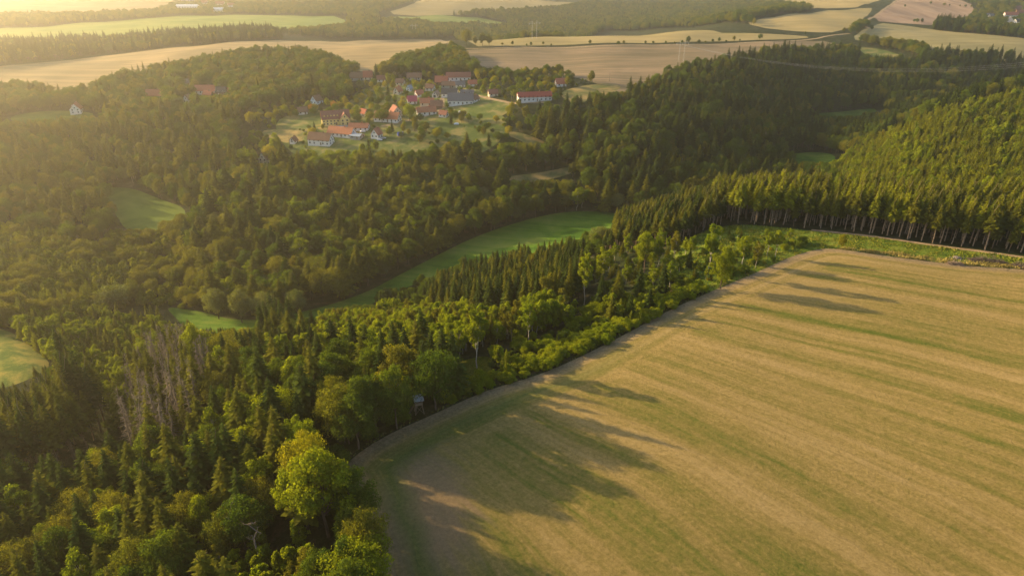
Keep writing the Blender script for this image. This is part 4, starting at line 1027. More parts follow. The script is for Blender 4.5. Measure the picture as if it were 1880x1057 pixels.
# ------------------------------------------------------------------ individuals and the rest
DESC = {'pole': 'bare-stemmed spruce', 'sprA': 'high-crowned spruce', 'sprB': 'pointed spruce', 'youA': 'young conifer', 'youB': 'young rounded tree',
        'broad0': 'rounded broadleaf', 'broad1': 'wide broadleaf', 'broad2': 'tall-crowned broadleaf', 'birch0': 'slim birch', 'birch1': 'bushy birch',
        'bush0': 'leafy bush', 'bush1': 'leafy bush', 'dead': 'needleless dead spruce'}
LC = {'spruce': 'dark', 'spruce_warm': 'olive', 'young': 'fresh green', 'green': 'deep green', 'bright': 'bright green', 'olive': 'olive', 'gold': 'golden', 'rust': 'rusty', 'willow': 'silvery', 'birch': 'yellowish', 'bush': 'yellow-green', 0: 'grey', 1: 'thin grey'}
MARKS = [((508,745),'lime green round tree'),((565,810),'bright tree near the field corner'),((600,920),'big yellow-green maple'),((660,1030),'round tree at the bottom edge'),
 ((770,745),'hunting stand'),((735,680),'big olive-green round tree'),((873,620),'lone bare-trunked tree'),((970,595),'small lone birch'),((1310,460),'tallest field-edge birch'),((1185,460),'fresh green tree'),
 ((1265,465),'small lone dark spruce'),((1070,500),'tall golden birch'),((1150,520),'dark spruce clump'),((1150,570),'three squat spruces'),((1415,455),'white-stemmed birch pair'),((1543,430),'small lone yellow tree'),
 ((375,620),'tall pale green tree'),((430,545),'valley willow group'),((205,540),'silvery valley willow'),((100,870),'soft green tree on the left'),((195,850),'green tree on the lower left'),((380,940),'light tree among dark spruces'),
 ((480,980),'bleached bare snag'),((300,740),'patch of dead spruces'),((30,650),'sunlit left pasture'),((1000,430),'valley meadow'),((270,385),'small left meadow'),((1500,290),'small green meadow on the right'),
 ((1755,472),'stone pile'),((1820,482),'long brush pile'),((617,215),'yellow guest house'),((840,182),'biggest slate roof'),((980,178),'long white barn'),((140,198),'lone white house'),((380,163),'hazy red-roofed farmhouse'),
 ((875,75),'lone skyline tree clump'),((1700,250),'right-hand plantation hill'),((1600,420),'middle of the spruce wall'),((1420,400),'left end of the spruce wall'),((900,520),'dark spruce block'),((700,620),'young yellow-green wood'),
 ((150,620),'left mixed wood'),((100,480),'hazy left plantation'),((60,1000),'bottom left corner'),((250,1000),'bottom edge left of centre'),((1850,300),'right picture edge on the hill'),((1620,70),'far hedge'),((300,65),'long row of trees below the pale field')]
MK = np.array([m_[0] for m_ in MARKS], float)
def make_labels(L_, idx):
    cells = {}
    for i in idx:
        t = L_[i]; a, b, dp = proj(t[2], t[3], t[4] + t[5] * .6)
        dd = np.hypot(MK[:, 0] - a, MK[:, 1] - b); j = int(np.argmin(dd)); dx, dy = a - MK[j, 0], b - MK[j, 1]
        if abs(dx) > abs(dy): rel = 'left of' if dx < 0 else 'right of'
        else: rel = 'behind' if dy < 0 else 'in front of'
        cells.setdefault((LC[t[1][1]], DESC[t[1][0]], rel, j), []).append((dd[j], i))
    out = {}
    for (c_, de, rel, j), v in cells.items():
        v.sort()
        for k, (_, i) in enumerate(v):
            if k < 40: out[i] = ('%s %s %s %s the %s' % (ORD[k], c_, de, rel, MARKS[j][1]) if len(v) > 1 else '%s %s %s the %s' % (c_, de, rel, MARKS[j][1]), None)
            else: out[i] = ('%s %s far %s the %s, beyond the fortieth' % (c_, de, rel, MARKS[j][1]), '%s %s beyond the %s' % (c_, de, MARKS[j][1]))
    return out
GRP = {'spruce_tree': 'spruces of the woods', 'young_conifer': 'young conifers of the plantations', 'broadleaf_tree': 'broadleaf trees of the woods', 'birch_tree': 'birches of the woods', 'bush': 'bushes of the scrub and hedges', 'dead_spruce': 'dead spruces of the lower left'}
for kind in KINDS:
    L_ = [t for t in trees if t[0] == kind]
    if not L_: continue
    A_ = np.array([(t[2], t[3], t[4], t[5]) for t in L_])
    sx, sy, dep = proj(A_[:, 0], A_[:, 1], A_[:, 2] + A_[:, 3] * .8)
    size = A_[:, 3] / dep
    size = np.where((sx > -15) & (sx < 1895) & (sy > -10) & (sy < 1072), size, size * .01)
    idx = np.argsort(-size)
    pick = set(idx[:295].tolist())
    labs = make_labels(L_, idx[:295].tolist())
    for i in idx[:295].tolist():
        t = L_[i]; txt, gr = labs[i]
        plant(kind, t[1], t[2], t[3], t[4] - .15, t[5], t[6], random.uniform(0, 6.28), txt, gr or GRP[kind], random.gauss(0, .02))
    rest = [L_[i] for i in range(len(L_)) if i not in pick]
    if not rest: continue
    # the remainder: one object
    nm = {'spruce_tree': 'spruce_forest', 'young_conifer': 'young_plantation', 'broadleaf_tree': 'broadleaf_wood', 'birch_tree': 'birch_wood', 'bush': 'scrub', 'dead_spruce': 'dead_wood'}[kind]
    vs = []
    for t in rest:
        if t[1] not in vs: vs.append(t[1])
    me = bpy.data.meshes.new(nm)
    me.from_pydata([(t[2], t[3], t[4] - .15) for t in rest], [], [])
    a = me.attributes.new('vi', 'INT', 'POINT'); a.data.foreach_set('value', [vs.index(t[1]) for t in rest])
    a = me.attributes.new('sc', 'FLOAT_VECTOR', 'POINT'); a.data.foreach_set('vector', [c for t in rest for c in (t[5] * t[6], t[5] * t[6], t[5])])
    a = me.attributes.new('ro', 'FLOAT_VECTOR', 'POINT'); a.data.foreach_set('vector', [c for t in rest for c in (random.gauss(0, .02), random.gauss(0, .02), random.uniform(0, 6.28))])
    o = bpy.data.objects.new(nm, me); C.objects.link(o); o['kind'] = 'stuff'
    o['label'] = {'spruce_tree': 'spruces of the farther woods', 'young_conifer': 'rest of the young conifer plantations', 'broadleaf_tree': 'broadleaf trees of the farther woods', 'birch_tree': 'rest of the birches in the young woods', 'bush': 'rest of the scrub along the woods', 'dead_spruce': 'rest of the dead spruces'}[kind]
    o['category'] = 'woodland'
    g = bpy.data.node_groups.new(nm, 'GeometryNodeTree')
    g.interface.new_socket('Geometry', in_out='INPUT', socket_type='NodeSocketGeometry')
    g.interface.new_socket('Geometry', in_out='OUTPUT', socket_type='NodeSocketGeometry')
    gi = g.nodes.new('NodeGroupInput'); go = g.nodes.new('NodeGroupOutput')
    iop = g.nodes.new('GeometryNodeInstanceOnPoints')
    def na(nm_, ty):
        q = g.nodes.new('GeometryNodeInputNamedAttribute'); q.data_type = ty; q.inputs[0].default_value = nm_; return q.outputs[0]
    jv = g.nodes.new('GeometryNodeJoinGeometry')
    for vi in reversed(range(len(vs))):
        # find a planted tree of this variant to copy
        host = None
        key = vs[vi]
        for ob in C.objects:
            if ob.type == 'MESH' and ob.parent is not None and (ob.data == (DEADM[key[1]] if key[0] == 'dead' else SH[key][0])): host = ob; break
        if host is None:
            t = next(t for t in rest if t[1] == key)
            e = plant(kind, key, t[2] + 1.5, t[3], t[4] - .15, t[5], t[6], 1.0, '%s %s %s' % (LC[key[1]], DESC[key[0]], t[7] if t[7] != 'FAR' else 'in the far wood'), GRP[kind])
            host = e.children[0]
        jj = g.nodes.new('GeometryNodeJoinGeometry')
        for ch in host.parent.children:
            oi = g.nodes.new('GeometryNodeObjectInfo'); oi.inputs[0].default_value = ch; oi.transform_space = 'ORIGINAL'
            g.links.new(oi.outputs['Geometry'], jj.inputs[0])
        gt = g.nodes.new('GeometryNodeGeometryToInstance'); g.links.new(jj.outputs[0], gt.inputs[0]); g.links.new(gt.outputs[0], jv.inputs[0])
    g.links.new(gi.outputs[0], iop.inputs['Points']); g.links.new(jv.outputs[0], iop.inputs['Instance'])
    iop.inputs['Pick Instance'].default_value = True
    g.links.new(na('vi', 'INT'), iop.inputs['Instance Index'])
    g.links.new(na('sc', 'FLOAT_VECTOR'), iop.inputs['Scale'])
    er = g.nodes.new('FunctionNodeEulerToRotation'); g.links.new(na('ro', 'FLOAT_VECTOR'), er.inputs[0]); g.links.new(er.outputs[0], iop.inputs['Rotation'])
    g.links.new(iop.outputs[0], go.inputs[0])
    md = o.modifiers.new('scatter', 'NODES'); md.node_group = g
print('TREES', {k: sum(t[0] == k for t in trees) for k in KINDS})

# ------------------------------------------------------------------ buildings
def boxv(x0, x1, y0, y1, z0, z1):
    return [(x0,y0,z0),(x1,y0,z0),(x1,y1,z0),(x0,y1,z0),(x0,y0,z1),(x1,y0,z1),(x1,y1,z1),(x0,y1,z1)], [(3,2,1,0),(4,5,6,7),(0,1,5,4),(1,2,6,5),(2,3,7,6),(3,0,4,7)]
class MB:
    def __init__(s): s.V = []; s.F = []
    def add(s, V, Fc, M_=None):
        k = len(s.V)
        s.V += [tuple(M_ @ Vector(v)) if M_ is not None else tuple(v) for v in V]; s.F += [tuple(int(i) + k for i in f) for f in Fc]
        return s
    def box(s, *a, M_=None): return s.add(*boxv(*a), M_)
    def tube(s, a, b, r0, r1=None, n_=6):
        V, Fc = tubes([(a, b, r0, r0 if r1 is None else r1)], n_); return s.add(V.tolist(), Fc.tolist())
    def build(s, name, m, parent=None):
        me = bpy.data.meshes.new(name); me.from_pydata(s.V, [], s.F); me.materials.append(m); me.update()
        o = bpy.data.objects.new(name, me); C.objects.link(o)
        if parent is not None: o.parent = parent
        return o
def root(name, label, cat, loc, rz=0, group=None):
    e = bpy.data.objects.new(name, None); C.objects.link(e); e.location = loc; e.rotation_euler = (0, 0, rz)
    e['label'] = label; e['category'] = cat
    if group: e['group'] = group
    return e
COL = {'white': (.74,.71,.66), 'whitefar': (.85,.83,.78), 'yellow': (.70,.55,.22), 'cream': (.66,.58,.44), 'bluewhite': (.58,.68,.72), 'grey': (.34,.32,.29), 'brown': (.20,.13,.08), 'halftimber': (.14,.10,.08),
       'orange': (.42,.17,.09), 'redroof': (.42,.14,.085), 'redbrown': (.27,.115,.08), 'brownroof': (.22,.125,.08), 'slate': (.17,.155,.15), 'slatedark': (.10,.09,.085), 'bluegrey': (.27,.33,.40), 'magenta': (.42,.09,.13), 'redbarn': (.34,.075,.055)}
HM = {k: plain('paint_' + k, v, .85, .18, 1.2, .03) for k, v in COL.items()}
GLASS = plain('window_glass', (.035, .04, .05), .15, .1, 1, 0)
TRIM = plain('trim_white', (.70, .68, .62), .7, .1, 1, 0)
WOOD = plain('weathered_wood', (.20, .145, .10), .9, .3, 3, .01)

def gable_roof(mb, L_, Wd, z0, rh, th=.22, ov=.45, M_=None):
    """two slabs with thickness and overhang; ridge along local X"""
    hx = L_ / 2 + ov; sl = rh / (Wd / 2); hy = Wd / 2 + ov; ze = z0 - sl * ov
    V = []
    for x in (-hx, hx):
        V += [(x, -hy, ze), (x, 0, z0 + rh), (x, hy, ze), (x, -hy, ze + th), (x, 0, z0 + rh + th * 1.2), (x, hy, ze + th)]
    Fc = [(0,1,4,3),(1,2,5,4),(9,10,7,6),(10,11,8,7),(3,4,10,9),(4,5,11,10),(1,0,6,7),(2,1,7,8),(0,3,9,6),(5,2,8,11)]
    mb.add(V, Fc, M_)
def gable_wall(mb, L_, Wd, h_, rh, M_=None, z0=-2.5):
    a, b = L_ / 2, Wd / 2
    V = [(-a,-b,z0),(a,-b,z0),(a,b,z0),(-a,b,z0),(-a,-b,h_),(a,-b,h_),(a,b,h_),(-a,b,h_),(-a,0,h_+rh-.03),(a,0,h_+rh-.03)]
    mb.add(V, [(0,1,5,4),(2,3,7,6),(1,2,6,9,5),(3,0,4,8,7),(3,2,1,0)], M_)

def house(px, L_, Wd, wh, rh, ang, wall, roof, label, p, i):
    e = root('house' if wh > 2.7 else 'shed', label, 'house' if wh > 2.7 else 'shed', tuple(p), R(ang))
    if 'barn' in label: e.name = 'barn'; e['category'] = 'barn'
    wh = wh * .88; w_ = MB(); gable_wall(w_, L_, Wd, wh, rh)
    r_ = MB(); gable_roof(r_, L_, Wd, wh, rh)
    far = p[1] > 1200
    if i == 0:      # the guest house: a gabled wing towards the viewer at its right end, dormers
        Mw = Matrix.Translation((L_ * .30, -Wd * .36, 0)) @ Matrix.Rotation(R(90), 4, 'Z')
        gable_wall(w_, Wd * .75, 7.5, wh, rh * .8, Mw); gable_roof(r_, Wd * .75, 7.5, wh, rh * .8, M_=Mw)
    wo = w_.build('wall', HM[wall], e); ro = r_.build('roof', HM[roof], e)
    c_ = MB().box(L_ * .14, L_ * .14 + .8, -.4, .4, wh + rh * .6, wh + rh + 1.1); c_.build('chimney', HM['brown' if roof != 'orange' else 'redroof'], ro)
    def win(x, y, z, face, w2=.55, h2=.65):
        d_ = .05
        m_ = MB()
        if face == 'y-': m_.box(x - w2, x + w2, y - d_, y + .02, z - h2, z + h2)
        elif face == 'y+': m_.box(x - w2, x + w2, y - .02, y + d_, z - h2, z + h2)
        elif face == 'x-': m_.box(x - d_, x + .02, y - w2, y + w2, z - h2, z + h2)
        else: m_.box(x - .02, x + d_, y - w2, y + w2, z - h2, z + h2)
        m_.build('window', GLASS if wall != 'halftimber' else TRIM, e)
    rows = [1.5] if wh < 3.6 else [1.4, 3.6]
    nl = max(2, int(L_ / (3.6 if not far else 6)))
    if i == 0: nl = 8
    for z in rows:
        for k in range(nl):
            x = -L_ / 2 + (k + .5) * L_ / nl
            if i == 0 and x > L_ * .12: continue
            if k == nl // 2 and z < 2: continue
            win(x, -Wd / 2, z, 'y-')
        if far: continue
        for sx_, fc_ in ((-1, 'x-'), (1, 'x+')):
            for y in ((-Wd * .25, Wd * .25) if Wd > 6 else (0,)): win(sx_ * L_ / 2, y, z, fc_)
    if not far:
        for sx_, fc_ in ((-1, 'x-'), (1, 'x+')): win(sx_ * L_ / 2, 0, wh + rh * .3, fc_, .45, .55)
    if wall == 'halftimber':
        for k in range(6): win(-L_ / 2 + (k + .5) * L_ / 6, -Wd / 2, 3.4, 'y-', .5, .4)
    dmb = MB().box(L_ / 2 / nl - .55, L_ / 2 / nl + .55, -Wd / 2 - .06, -Wd / 2 + .02, 0, 2.1) if i else MB().box(-.6, .6, -Wd / 2 - .06, -Wd / 2 + .02, 0, 2.2)
    dmb.build('door', HM['brown'], e)
    if 'arched' in label: MB().box(-L_/2 - .08, -L_/2 + .02, -1.2, 1.2, 0, 2.2).build('garage_door', GLASS, e)
    if i == 0:
        for k in range(5):
            x = -L_ * .40 + k * L_ * .115
            dm = MB(); Md = Matrix.Translation((x, -Wd * .30, wh + rh * .32)) @ Matrix.Rotation(R(90), 4, 'Z')
            gable_wall(dm, 2.6, 1.3, .7, .6, Md, 0); do = dm.build('dormer', HM[wall], e)
            dr = MB(); gable_roof(dr, 2.6, 1.3, .7, .6, .1, .15, Md); dr.build('dormer_roof', HM[roof], do)
        for x in (L_ * .22, L_ * .38):
            for z in (1.4, 3.9): win(x, -Wd * .36 - Wd * .375, z, 'y-', .6, .75)
        win(L_ * .30, -Wd * .735, wh + 1.6, 'y-', .5, .6)
        b_ = MB().box(-L_ * .05, L_ * .6, -Wd * .735 - 5, -Wd * .735 - .1, -1.5, .25); b_.build('terrace', HM['grey'], e)
    if 'red roof alone' in label:
        for k in (-1.6, 0, 1.6): MB().box(k - .4, k + .4, Wd * .25, Wd * .33, wh + rh * .45, wh + rh * .62).build('skylight', TRIM, ro)
    return e
for i, (h_, p) in enumerate(zip(HOUSES, hpos)):
    house(*h_, p, i)

# ------------------------------------------------------------------ hunting stand at the field corner
sp = hit([(770, 757)])[0]
e = root('hunting_stand', 'raised wooden hunting stand with a pale flat roof at the stubble field corner', 'hunting stand', tuple(sp), R(15))
for sx_ in (-1, 1):
    for sy_ in (-1, 1): MB().tube((sx_ * 1.15, sy_ * 1.15, -.2), (sx_ * .75, sy_ * .75, 3.0), .10, .08).build('leg', WOOD, e)
br = MB()
for a, b in (((-1.1,-1.1,.3),(.8,-.8,2.6)),((1.1,-1.1,.3),(-.8,-.8,2.6)),((-1.1,1.1,.3),(.8,.8,2.6)),((-1.1,-1.1,.3),(-.8,.8,2.6)),((1.1,-1.1,.3),(.8,.8,2.6))): br.tube(a, b, .05)
br.build('brace', WOOD, e)
cb_ = MB(); cb_.box(-.95, .95, -.95, .95, 2.9, 3.0)
for a in ((-.95,.95,-.95,-.89,3.0,3.75),(-.95,.95,.89,.95,3.0,3.75),(-.95,-.89,-.89,.89,3.0,3.75),(.89,.95,-.89,.89,3.0,3.75)): cb_.box(*a)
for x_ in (-.92, .92):
    for y_ in (-.92, .92): cb_.box(x_ - .05, x_ + .05, y_ - .05, y_ + .05, 3.76, 4.45)
cb_.build('cabin', WOOD, e)
MB().add([(-1.3,-1.3,4.4),(1.3,-1.3,4.4),(1.3,1.3,4.75),(-1.3,1.3,4.75),(-1.3,-1.3,4.5),(1.3,-1.3,4.5),(1.3,1.3,4.85),(-1.3,1.3,4.85)], [(3,2,1,0),(4,5,6,7),(0,1,5,4),(1,2,6,5),(2,3,7,6),(3,0,4,7)]).build('roof', plain('roofing_felt', (.38, .41, .44), .6, .1), e)
ld = MB(); ld.tube((-2.9, -.3, -.1), (-.95, -.3, 3.1), .05); ld.tube((-2.9, .3, -.1), (-.95, .3, 3.1), .05)
for k in range(9): f = k / 9 + .06; ld.tube((-2.9 + 1.95 * f, -.3, -.1 + 3.2 * f), (-2.9 + 1.95 * f, .3, -.1 + 3.2 * f), .035)
ld.build('ladder', WOOD, e)

# ------------------------------------------------------------------ power line
STEEL = plain('galvanised_steel', (.50, .47, .42), .6, .1)
pyl = hit([(1250, 114), (981, 72), (761, 66)])
plab = ['nearest portal pylon, in the brown field left of the dark wood', 'middle portal pylon, on the skyline field above the road trees', 'farthest portal pylon, on the skyline right of the lone hills']
tops = []
for p, lb in zip(pyl, plab):
    e = root('power_pylon', lb, 'pylon', tuple(p), R(25), 'portal pylons of the power line')
    for x_ in (-3.2, 3.2):
        l_ = MB()
        for q in ((-.35,-.35),(.35,-.35),(.35,.35),(-.35,.35)): l_.tube((x_ + q[0] * 1.5, q[1] * 1.5, -.5), (x_ + q[0] * .6, q[1] * .6, 22), .06, .05, 4)
        for k in range(10): l_.tube((x_ - .45, -.35, k * 2.2), (x_ + .45, .35, k * 2.2 + 2.2), .05, .05, 3)
        l_.build('leg', STEEL, e)
    a_ = MB(); a_.tube((-8.5, 0, 19), (8.5, 0, 19), .16); a_.tube((-8.5, 0, 19), (-3.2, 0, 21.5), .08); a_.tube((8.5, 0, 19), (3.2, 0, 21.5), .08); a_.build('crossarm', STEEL, e)
    ins = MB()
    for x_ in (-7.5, 0, 7.5): ins.tube((x_, 0, 19), (x_, 0, 17.4), .12)
    ins.build('insulator', TRIM, e)
def atY(px, py, Y):
    v = rays([(px, py)])[0]; t = Y / v[1]; return np.array((v[0] * t, Y, CAM_Z + v[2] * t))
A0 = pyl[0] + np.array((0, 0, 17.4)); B0 = atY(2090, 92, 600)
WIRE = plain('cable', (.55, .52, .47), .5, .05)
for k, (off, lb) in enumerate(((-6.5, 'lowest'), (0, 'middle'), (6.5, 'highest'))):
    a = A0 + np.array((0, off * .35, 0)); b = B0 + np.array((0, off * .35, off * .25))
    mb = MB(); pp = []
    for j in range(33):
        t = j / 32; q = a * (1 - t) + b * t; q = q - np.array((0, 0, 4 * 21 * t * (1 - t))); pp.append(q)
    for u_, v_ in zip(pp[:-1], pp[1:]): mb.tube(tuple(u_), tuple(v_), .04, .04, 4)
    o = mb.build('power_cable', WIRE); o['label'] = lb + ' of the three sagging power cables over the dark wood'; o['category'] = 'cable'; o['group'] = 'power cables over the valley'
for px, h_, lb in (((1119,150), 7.5, 'wooden pole at the tip of the brown field below the grove'), ((939,192), 8.5, 'wooden pole at the left end of the long white barn'), ((532,268), 7, 'pale pole beside the tiny white hut')):
    p = hit([px])[0]; e = root('utility_pole', lb, 'pole', tuple(p))
    MB().tube((0, 0, -.3), (0, 0, h_), .17, .12).build('post', WOOD, e); MB().tube((-.9, 0, h_ - .5), (.9, 0, h_ - .5), .07).build('crossarm', WOOD, e)

# ------------------------------------------------------------------ small things
p = hit([(735, 248)])[0]; e = root('tent', 'small blue tent on the grass below the village', 'tent', tuple(p), R(20))
t_ = MB(); gable_wall(t_, 4.5, 3.6, .7, 1.7, z0=-.3); t_.build('canvas', plain('canvas_blue', (.07, .11, .38), .7, .1), e)
t_ = MB(); gable_roof(t_, 4.5, 3.6, .7, 1.7, .04, .12); t_.build('fly_sheet', plain('canvas_blue_light', (.10, .15, .45), .7, .1), e)
def car(px, rz, col, lb):
    p = hit([px])[0]; e = root('parked_car', lb, 'car', tuple(p), rz)
    b = MB(); prof = [(-2.1,.35),(2.1,.35),(2.15,.75),(1.9,.95),(1.0,1.0),(.45,1.42),(-1.3,1.45),(-1.95,1.0),(-2.15,.8)]
    V = [(x, -.85 if z < 1.1 else -.68, z) for x, z in prof] + [(x, .85 if z < 1.1 else .68, z) for x, z in prof]; n_ = len(prof)
    b.add(V, [tuple(range(n_))[::-1], tuple(range(n_, 2 * n_))] + [(i, (i + 1) % n_, (i + 1) % n_ + n_, i + n_) for i in range(n_)]); b.build('body', col, e)
    g_ = MB(); g_.box(-1.25, .5, -.83, .83, 1.03, 1.36); g_.build('windows', GLASS, e)
    for x in (-1.3, 1.35):
        for y in (-.8, .8): MB().add(*[q.tolist() for q in tubes([((x, y - .1, .33), (x, y + .1, .33), .33, .33)], 12)]).build('wheel', GLASS, e)
PW = plain('car_white', (.8, .8, .78), .3, .03); PS = plain('car_silver', (.45, .46, .47), .3, .03)
car((697, 258), R(-10), PW, 'white car parked below the small red-roofed cottage by the blue tent')
car((704, 255), R(10), PS, 'silver car parked right of the small red-roofed cottage')
car((666, 243), R(20), PW, 'white car parked beside the low white building')
car((853, 211), R(25), PW, 'white car standing on the grass below the biggest slate roof')
car((432, 190), R(0), PW, 'white car glimpsed among the hazy trees below the timbered house')
TARP = plain('tarpaulin', (.70, .72, .70), .6, .08)
for px, L_, lb in (((838, 228), 4.5, 'pale tarpaulin-covered heap on the grass slope right of the village'), ((845, 206), 3.5, 'small pale heap beside the white car on the grass'), ((628, 197), 4, 'white covered heap above the yellow guest house')):
    p = hit([px])[0]; r_ = np.random.default_rng(int(px[0])); V = []; Fc = []
    for a in range(9):
        for b in range(7):
            u_ = a / 8 * 2 - 1; v_ = b / 6 * 2 - 1; V.append((u_ * L_ / 2, v_ * L_ / 3, max(-.3, 1.1 * (1 - u_ ** 4) * (1 - v_ ** 4) + r_.normal(0, .06))))
    for a in range(8):
        for b in range(6): Fc.append((a * 7 + b, a * 7 + 7 + b, a * 7 + 8 + b, a * 7 + 1 + b))
    o = MB().add(V, Fc).build('covered_heap', TARP); o.location = tuple(p); o['label'] = lb; o['category'] = 'heap'

# brush piles and stones on the bank at the right
def brush(px0, px1, wdt, hgt, n_, lb, m_):
    a, b = hit([px0, px1]); r_ = np.random.default_rng(5 + n_); sg = []
    c_ = (a + b) / 2
    for _ in range(n_):
        t = r_.random(); f = math.sin(math.pi * min(max(t, .05), .95)) ** .5
        base = a * (1 - t) + b * t; y = r_.normal(0, wdt / 2.6); z = abs(r_.normal(0, .5)) * hgt * f * max(.2, 1 - abs(y) / wdt)
        q = base + np.array((0, y, 0)); q[2] = H(q[0], q[1])[0] + z
        dv = r_.normal(0, 1, 3) * (1, 1, .35); dv /= np.linalg.norm(dv); l = r_.uniform(.5, 1.6)
        sg.append((q - c_ - dv * l / 2, q - c_ + dv * l / 2, r_.uniform(.03, .09), .015))
    V, Fc = tubes(sg, 3); o = bpy.data.objects.new('brush_pile', mesh_of('brush_pile', V, Fc, m_)); C.objects.link(o); o.location = tuple(c_)
    o['label'] = lb; o['category'] = 'brush pile'
BR = plain('brushwood', (.17, .13, .105), .95, .3, 1.5); BR2 = plain('brushwood_pale', (.34, .26, .19), .95, .3, 1.5)
brush((1780, 478), (1848, 486), 2.0, 2.6, 2600, 'long grey-brown brush pile on the bank between the spruces and the stubble', BR)
brush((1856, 488), (1905, 497), 1.8, 2.4, 1500, 'dark brush pile cut by the right edge of the picture', BR)
brush((1738, 484), (1768, 487), 1.2, 1.6, 800, 'low tangle of pale branches at the end of the dry grass bank', BR2)
p = hit([(1756, 474)])[0]; mb = MB(); r_ = np.random.default_rng(3)
for _ in range(46):
    q = r_.normal(0, 1, 3) * (.9, .6, 0); z = max(0, .9 - np.hypot(*q[:2]) * .6) * r_.random(); s_ = r_.uniform(.18, .4)
    Mq = Matrix.Translation((q[0], q[1], z)) @ Matrix.Rotation(r_.uniform(0, 6), 4, Vector(r_.normal(0, 1, 3)))
    mb.box(-s_, s_, -s_ * .7, s_ * .7, -s_ * .5, s_ * .5, M_=Mq)
o = mb.build('stone_pile', plain('pale_stone', (.26, .225, .19), .9, .25, 2)); o.location = tuple(p); o['label'] = 'small pile of pale stones beside the brush on the right-hand bank'; o['category'] = 'stone pile'

# bare snag in the young golden thicket
def snag(px, h_, lb, seed, nb, rad=.3):
    p = hit([px])[0]; r_ = np.random.default_rng(seed); sg, pts = trunk_segs(r_, 1.0, rad / h_, .012, 7)
    for _ in range(nb):
        k = r_.integers(4, 8); z0_ = pts[k]; a = r_.uniform(0, 6.28); l = r_.uniform(.05, .12)
        m1 = z0_ + np.array((math.cos(a) * l * .6, math.sin(a) * l * .6, l * .15)); m2 = m1 + np.array((math.cos(a) * l * .5, math.sin(a) * l * .5, l * .25)) + r_.normal(0, .02, 3)
        sg += [(z0_, m1, .008, .005), (m1, m2, .005, .002)]
        for _ in range(5): t = r_.random(); q = m1 * (1 - t) + m2 * t; sg.append((q, q + r_.normal(0, .035, 3), .0022, .0008))
    V, Fc = tubes(sg, 5); o = bpy.data.objects.new('bare_tree', mesh_of('bare_tree', V, Fc, BARKG)); C.objects.link(o); o.location = (p[0], p[1], p[2] - .1); o.rotation_euler = (0, 0, seed); o.scale = (h_,) * 3
    o['label'] = lb; o['category'] = 'tree'
snag((484, 1040), 13, 'bleached bare snag with crooked limbs in the golden thicket at the bottom', 8, 9, .35)
snag((452, 1010), 13, 'thin bare stem left of the bleached snag at the bottom', 9, 5, .16)
snag((678, 775), 11, 'dry pinkish leafless tree just left of the golden birch pair', 10, 22, .14)
snag((1045, 80+0), 3, 'tiny bare tree on the skyline field', 12, 8, .1) if False else None

# ------------------------------------------------------------------ grass and weeds that nobody could count
def tufts(name, polys_, n_, hmin, hmax, wid, m_, lb, excl=None):
    Vs = []; r_ = np.random.default_rng(len(name))
    for P in polys_:
        P_ = np.asarray(P); ar = n_
        X = r_.uniform(P_[:, 0].min(), P_[:, 0].max(), ar); Y = r_.uniform(P_[:, 1].min(), P_[:, 1].max(), ar); k = inside(X, Y, P) & ~inside(X, Y, FIELD_W)
        if excl is not None: k &= ~inside(X, Y, excl)
        X, Y = X[k], Y[k]
        dn = .5 + .5 * np.sin(X / 3.1 + 2 * np.sin(Y / 4.7)) * np.sin(Y / 2.3 + 2 * np.sin(X / 5.9)); k = r_.random(len(X)) < .25 + .75 * dn; X, Y, dn = X[k], Y[k], dn[k]
        Z = H(X, Y) - .05; h_ = r_.uniform(hmin, hmax, len(X)) * (.5 + dn); a = r_.uniform(0, 6.28, len(X)); w_ = wid * r_.uniform(.6, 1.3, len(X))
        lx, ly = r_.normal(0, .3, (2, len(X))) * h_
        V = np.stack([np.stack([X - np.cos(a) * w_ * .5, Y - np.sin(a) * w_ * .5, Z], 1), np.stack([X + np.cos(a) * w_ * .5, Y + np.sin(a) * w_ * .5, Z], 1),
                      np.stack([X + np.cos(a) * w_ * .35 + lx, Y + np.sin(a) * w_ * .35 + ly, Z + h_], 1), np.stack([X - np.cos(a) * w_ * .35 + lx, Y - np.sin(a) * w_ * .35 + ly, Z + h_ * .85], 1)], 1)
        Vs.append(V.reshape(-1, 3))
    V = np.concatenate(Vs); o = bpy.data.objects.new(name, mesh_of(name, V, np.arange(len(V)).reshape(-1, 4), m_)); C.objects.link(o)
    o['kind'] = 'stuff'; o['label'] = lb; o['category'] = 'grass'
def gmat(name, a, b):
    m, N, L, o = mat(name); tc = N.new('ShaderNodeTexCoord'); t = noise(N, L, tc.outputs['Object'], .22, 4); gm = N.new('ShaderNodeNewGeometry')
    f = math_(N, L, 'ADD', math_(N, L, 'MULTIPLY', t.outputs[0], .9), math_(N, L, 'MULTIPLY', gm.outputs['Random Per Island'], .3)); r = ramp(N, [(.35, a), (.85, b)]); L.new(f, r.inputs[0])
    d1 = N.new('ShaderNodeBsdfDiffuse'); t1 = N.new('ShaderNodeBsdfTranslucent'); ms = N.new('ShaderNodeMixShader'); ms.inputs[0].default_value = .35
    L.new(r.outputs[0], d1.inputs[0]); L.new(r.outputs[0], t1.inputs[0]); L.new(d1.outputs[0], ms.inputs[1]); L.new(t1.outputs[0], ms.inputs[2]); L.new(ms.outputs[0], o.inputs[0]); return m
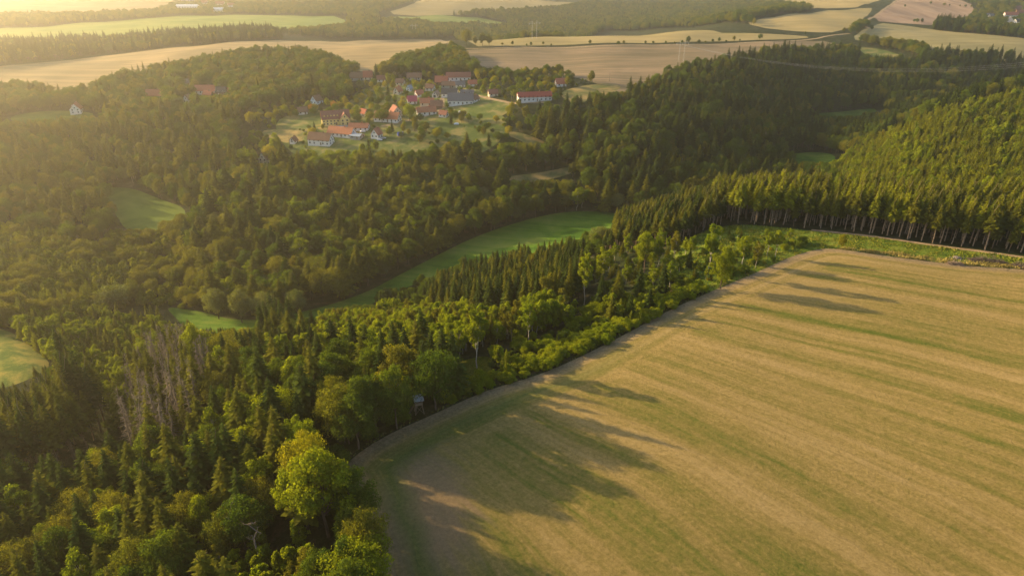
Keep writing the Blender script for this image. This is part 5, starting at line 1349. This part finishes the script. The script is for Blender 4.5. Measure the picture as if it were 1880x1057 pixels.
clw = [P for n_, k_, P in polys if n_ == 'clearing']
bank = [tuple(p[:2]) for p in hit([(1520,462),(1545,455),(1620,462),(1700,471),(1780,478),(1900,490),(1900,496),(1780,491),(1700,483),(1620,474),(1545,466)])]
G1 = gmat('weed_leaves', (.09, .16, .012), (.31, .28, .045)); G2 = gmat('dry_stalks', (.22, .19, .05), (.42, .34, .11))
tufts('weeds', clw, 60000, .15, .5, .55, G1, 'tall green weeds covering the clearings beside the stubble field', bank)
tufts('dry_grass', [bank], 26000, .2, .9, .35, G2, 'bank of dry yellow grass between the clearing and the stubble field')
edge_s = [tuple(p[:2]) for p in hit([(626,866),(645,900),(668,960),(690,1057),(730,1200),(690,1200),(640,1000),(610,890),(600,860),(640,835),(712,790),(785,760),(850,730),(900,710),(990,684),(1080,644),(1160,603),(1230,564),(1300,533),(1390,496),(1440,474),(1445,478),(1390,500),(1300,538),(1230,569),(1160,608),(1080,649),(990,689),(900,715),(850,736),(785,766),(712,798),(648,839)])]
tufts('rough_grass', [edge_s], 60000, .2, .8, .5, gmat('rough_grass', (.06, .09, .02), (.20, .17, .06)), 'rough grass margin between the woods and the stubble field')

# ------------------------------------------------------------------ haze
me = bpy.data.meshes.new('haze')
x0, x1, y0, y1, z0, z1 = -9600, 9600, -1000, 7600, -90, 175
me.from_pydata([(x0,y0,z0),(x1,y0,z0),(x1,y1,z0),(x0,y1,z0),(x0,y0,z1),(x1,y0,z1),(x1,y1,z1),(x0,y1,z1)], [],
               [(3,2,1,0),(4,5,6,7),(0,1,5,4),(1,2,6,5),(2,3,7,6),(3,0,4,7)])
m, N, L, o_ = mat('haze')
pv = N.new('ShaderNodeVolumePrincipled')
pv.inputs['Color'].default_value = (.98, .94, .80, 1)
pv.inputs['Density'].default_value = .00020
pv.inputs['Anisotropy'].default_value = .76
L.new(pv.outputs[0], o_.inputs['Volume'])
me.materials.append(m)
hz = bpy.data.objects.new('haze', me); C.objects.link(hz); hz['kind'] = 'stuff'
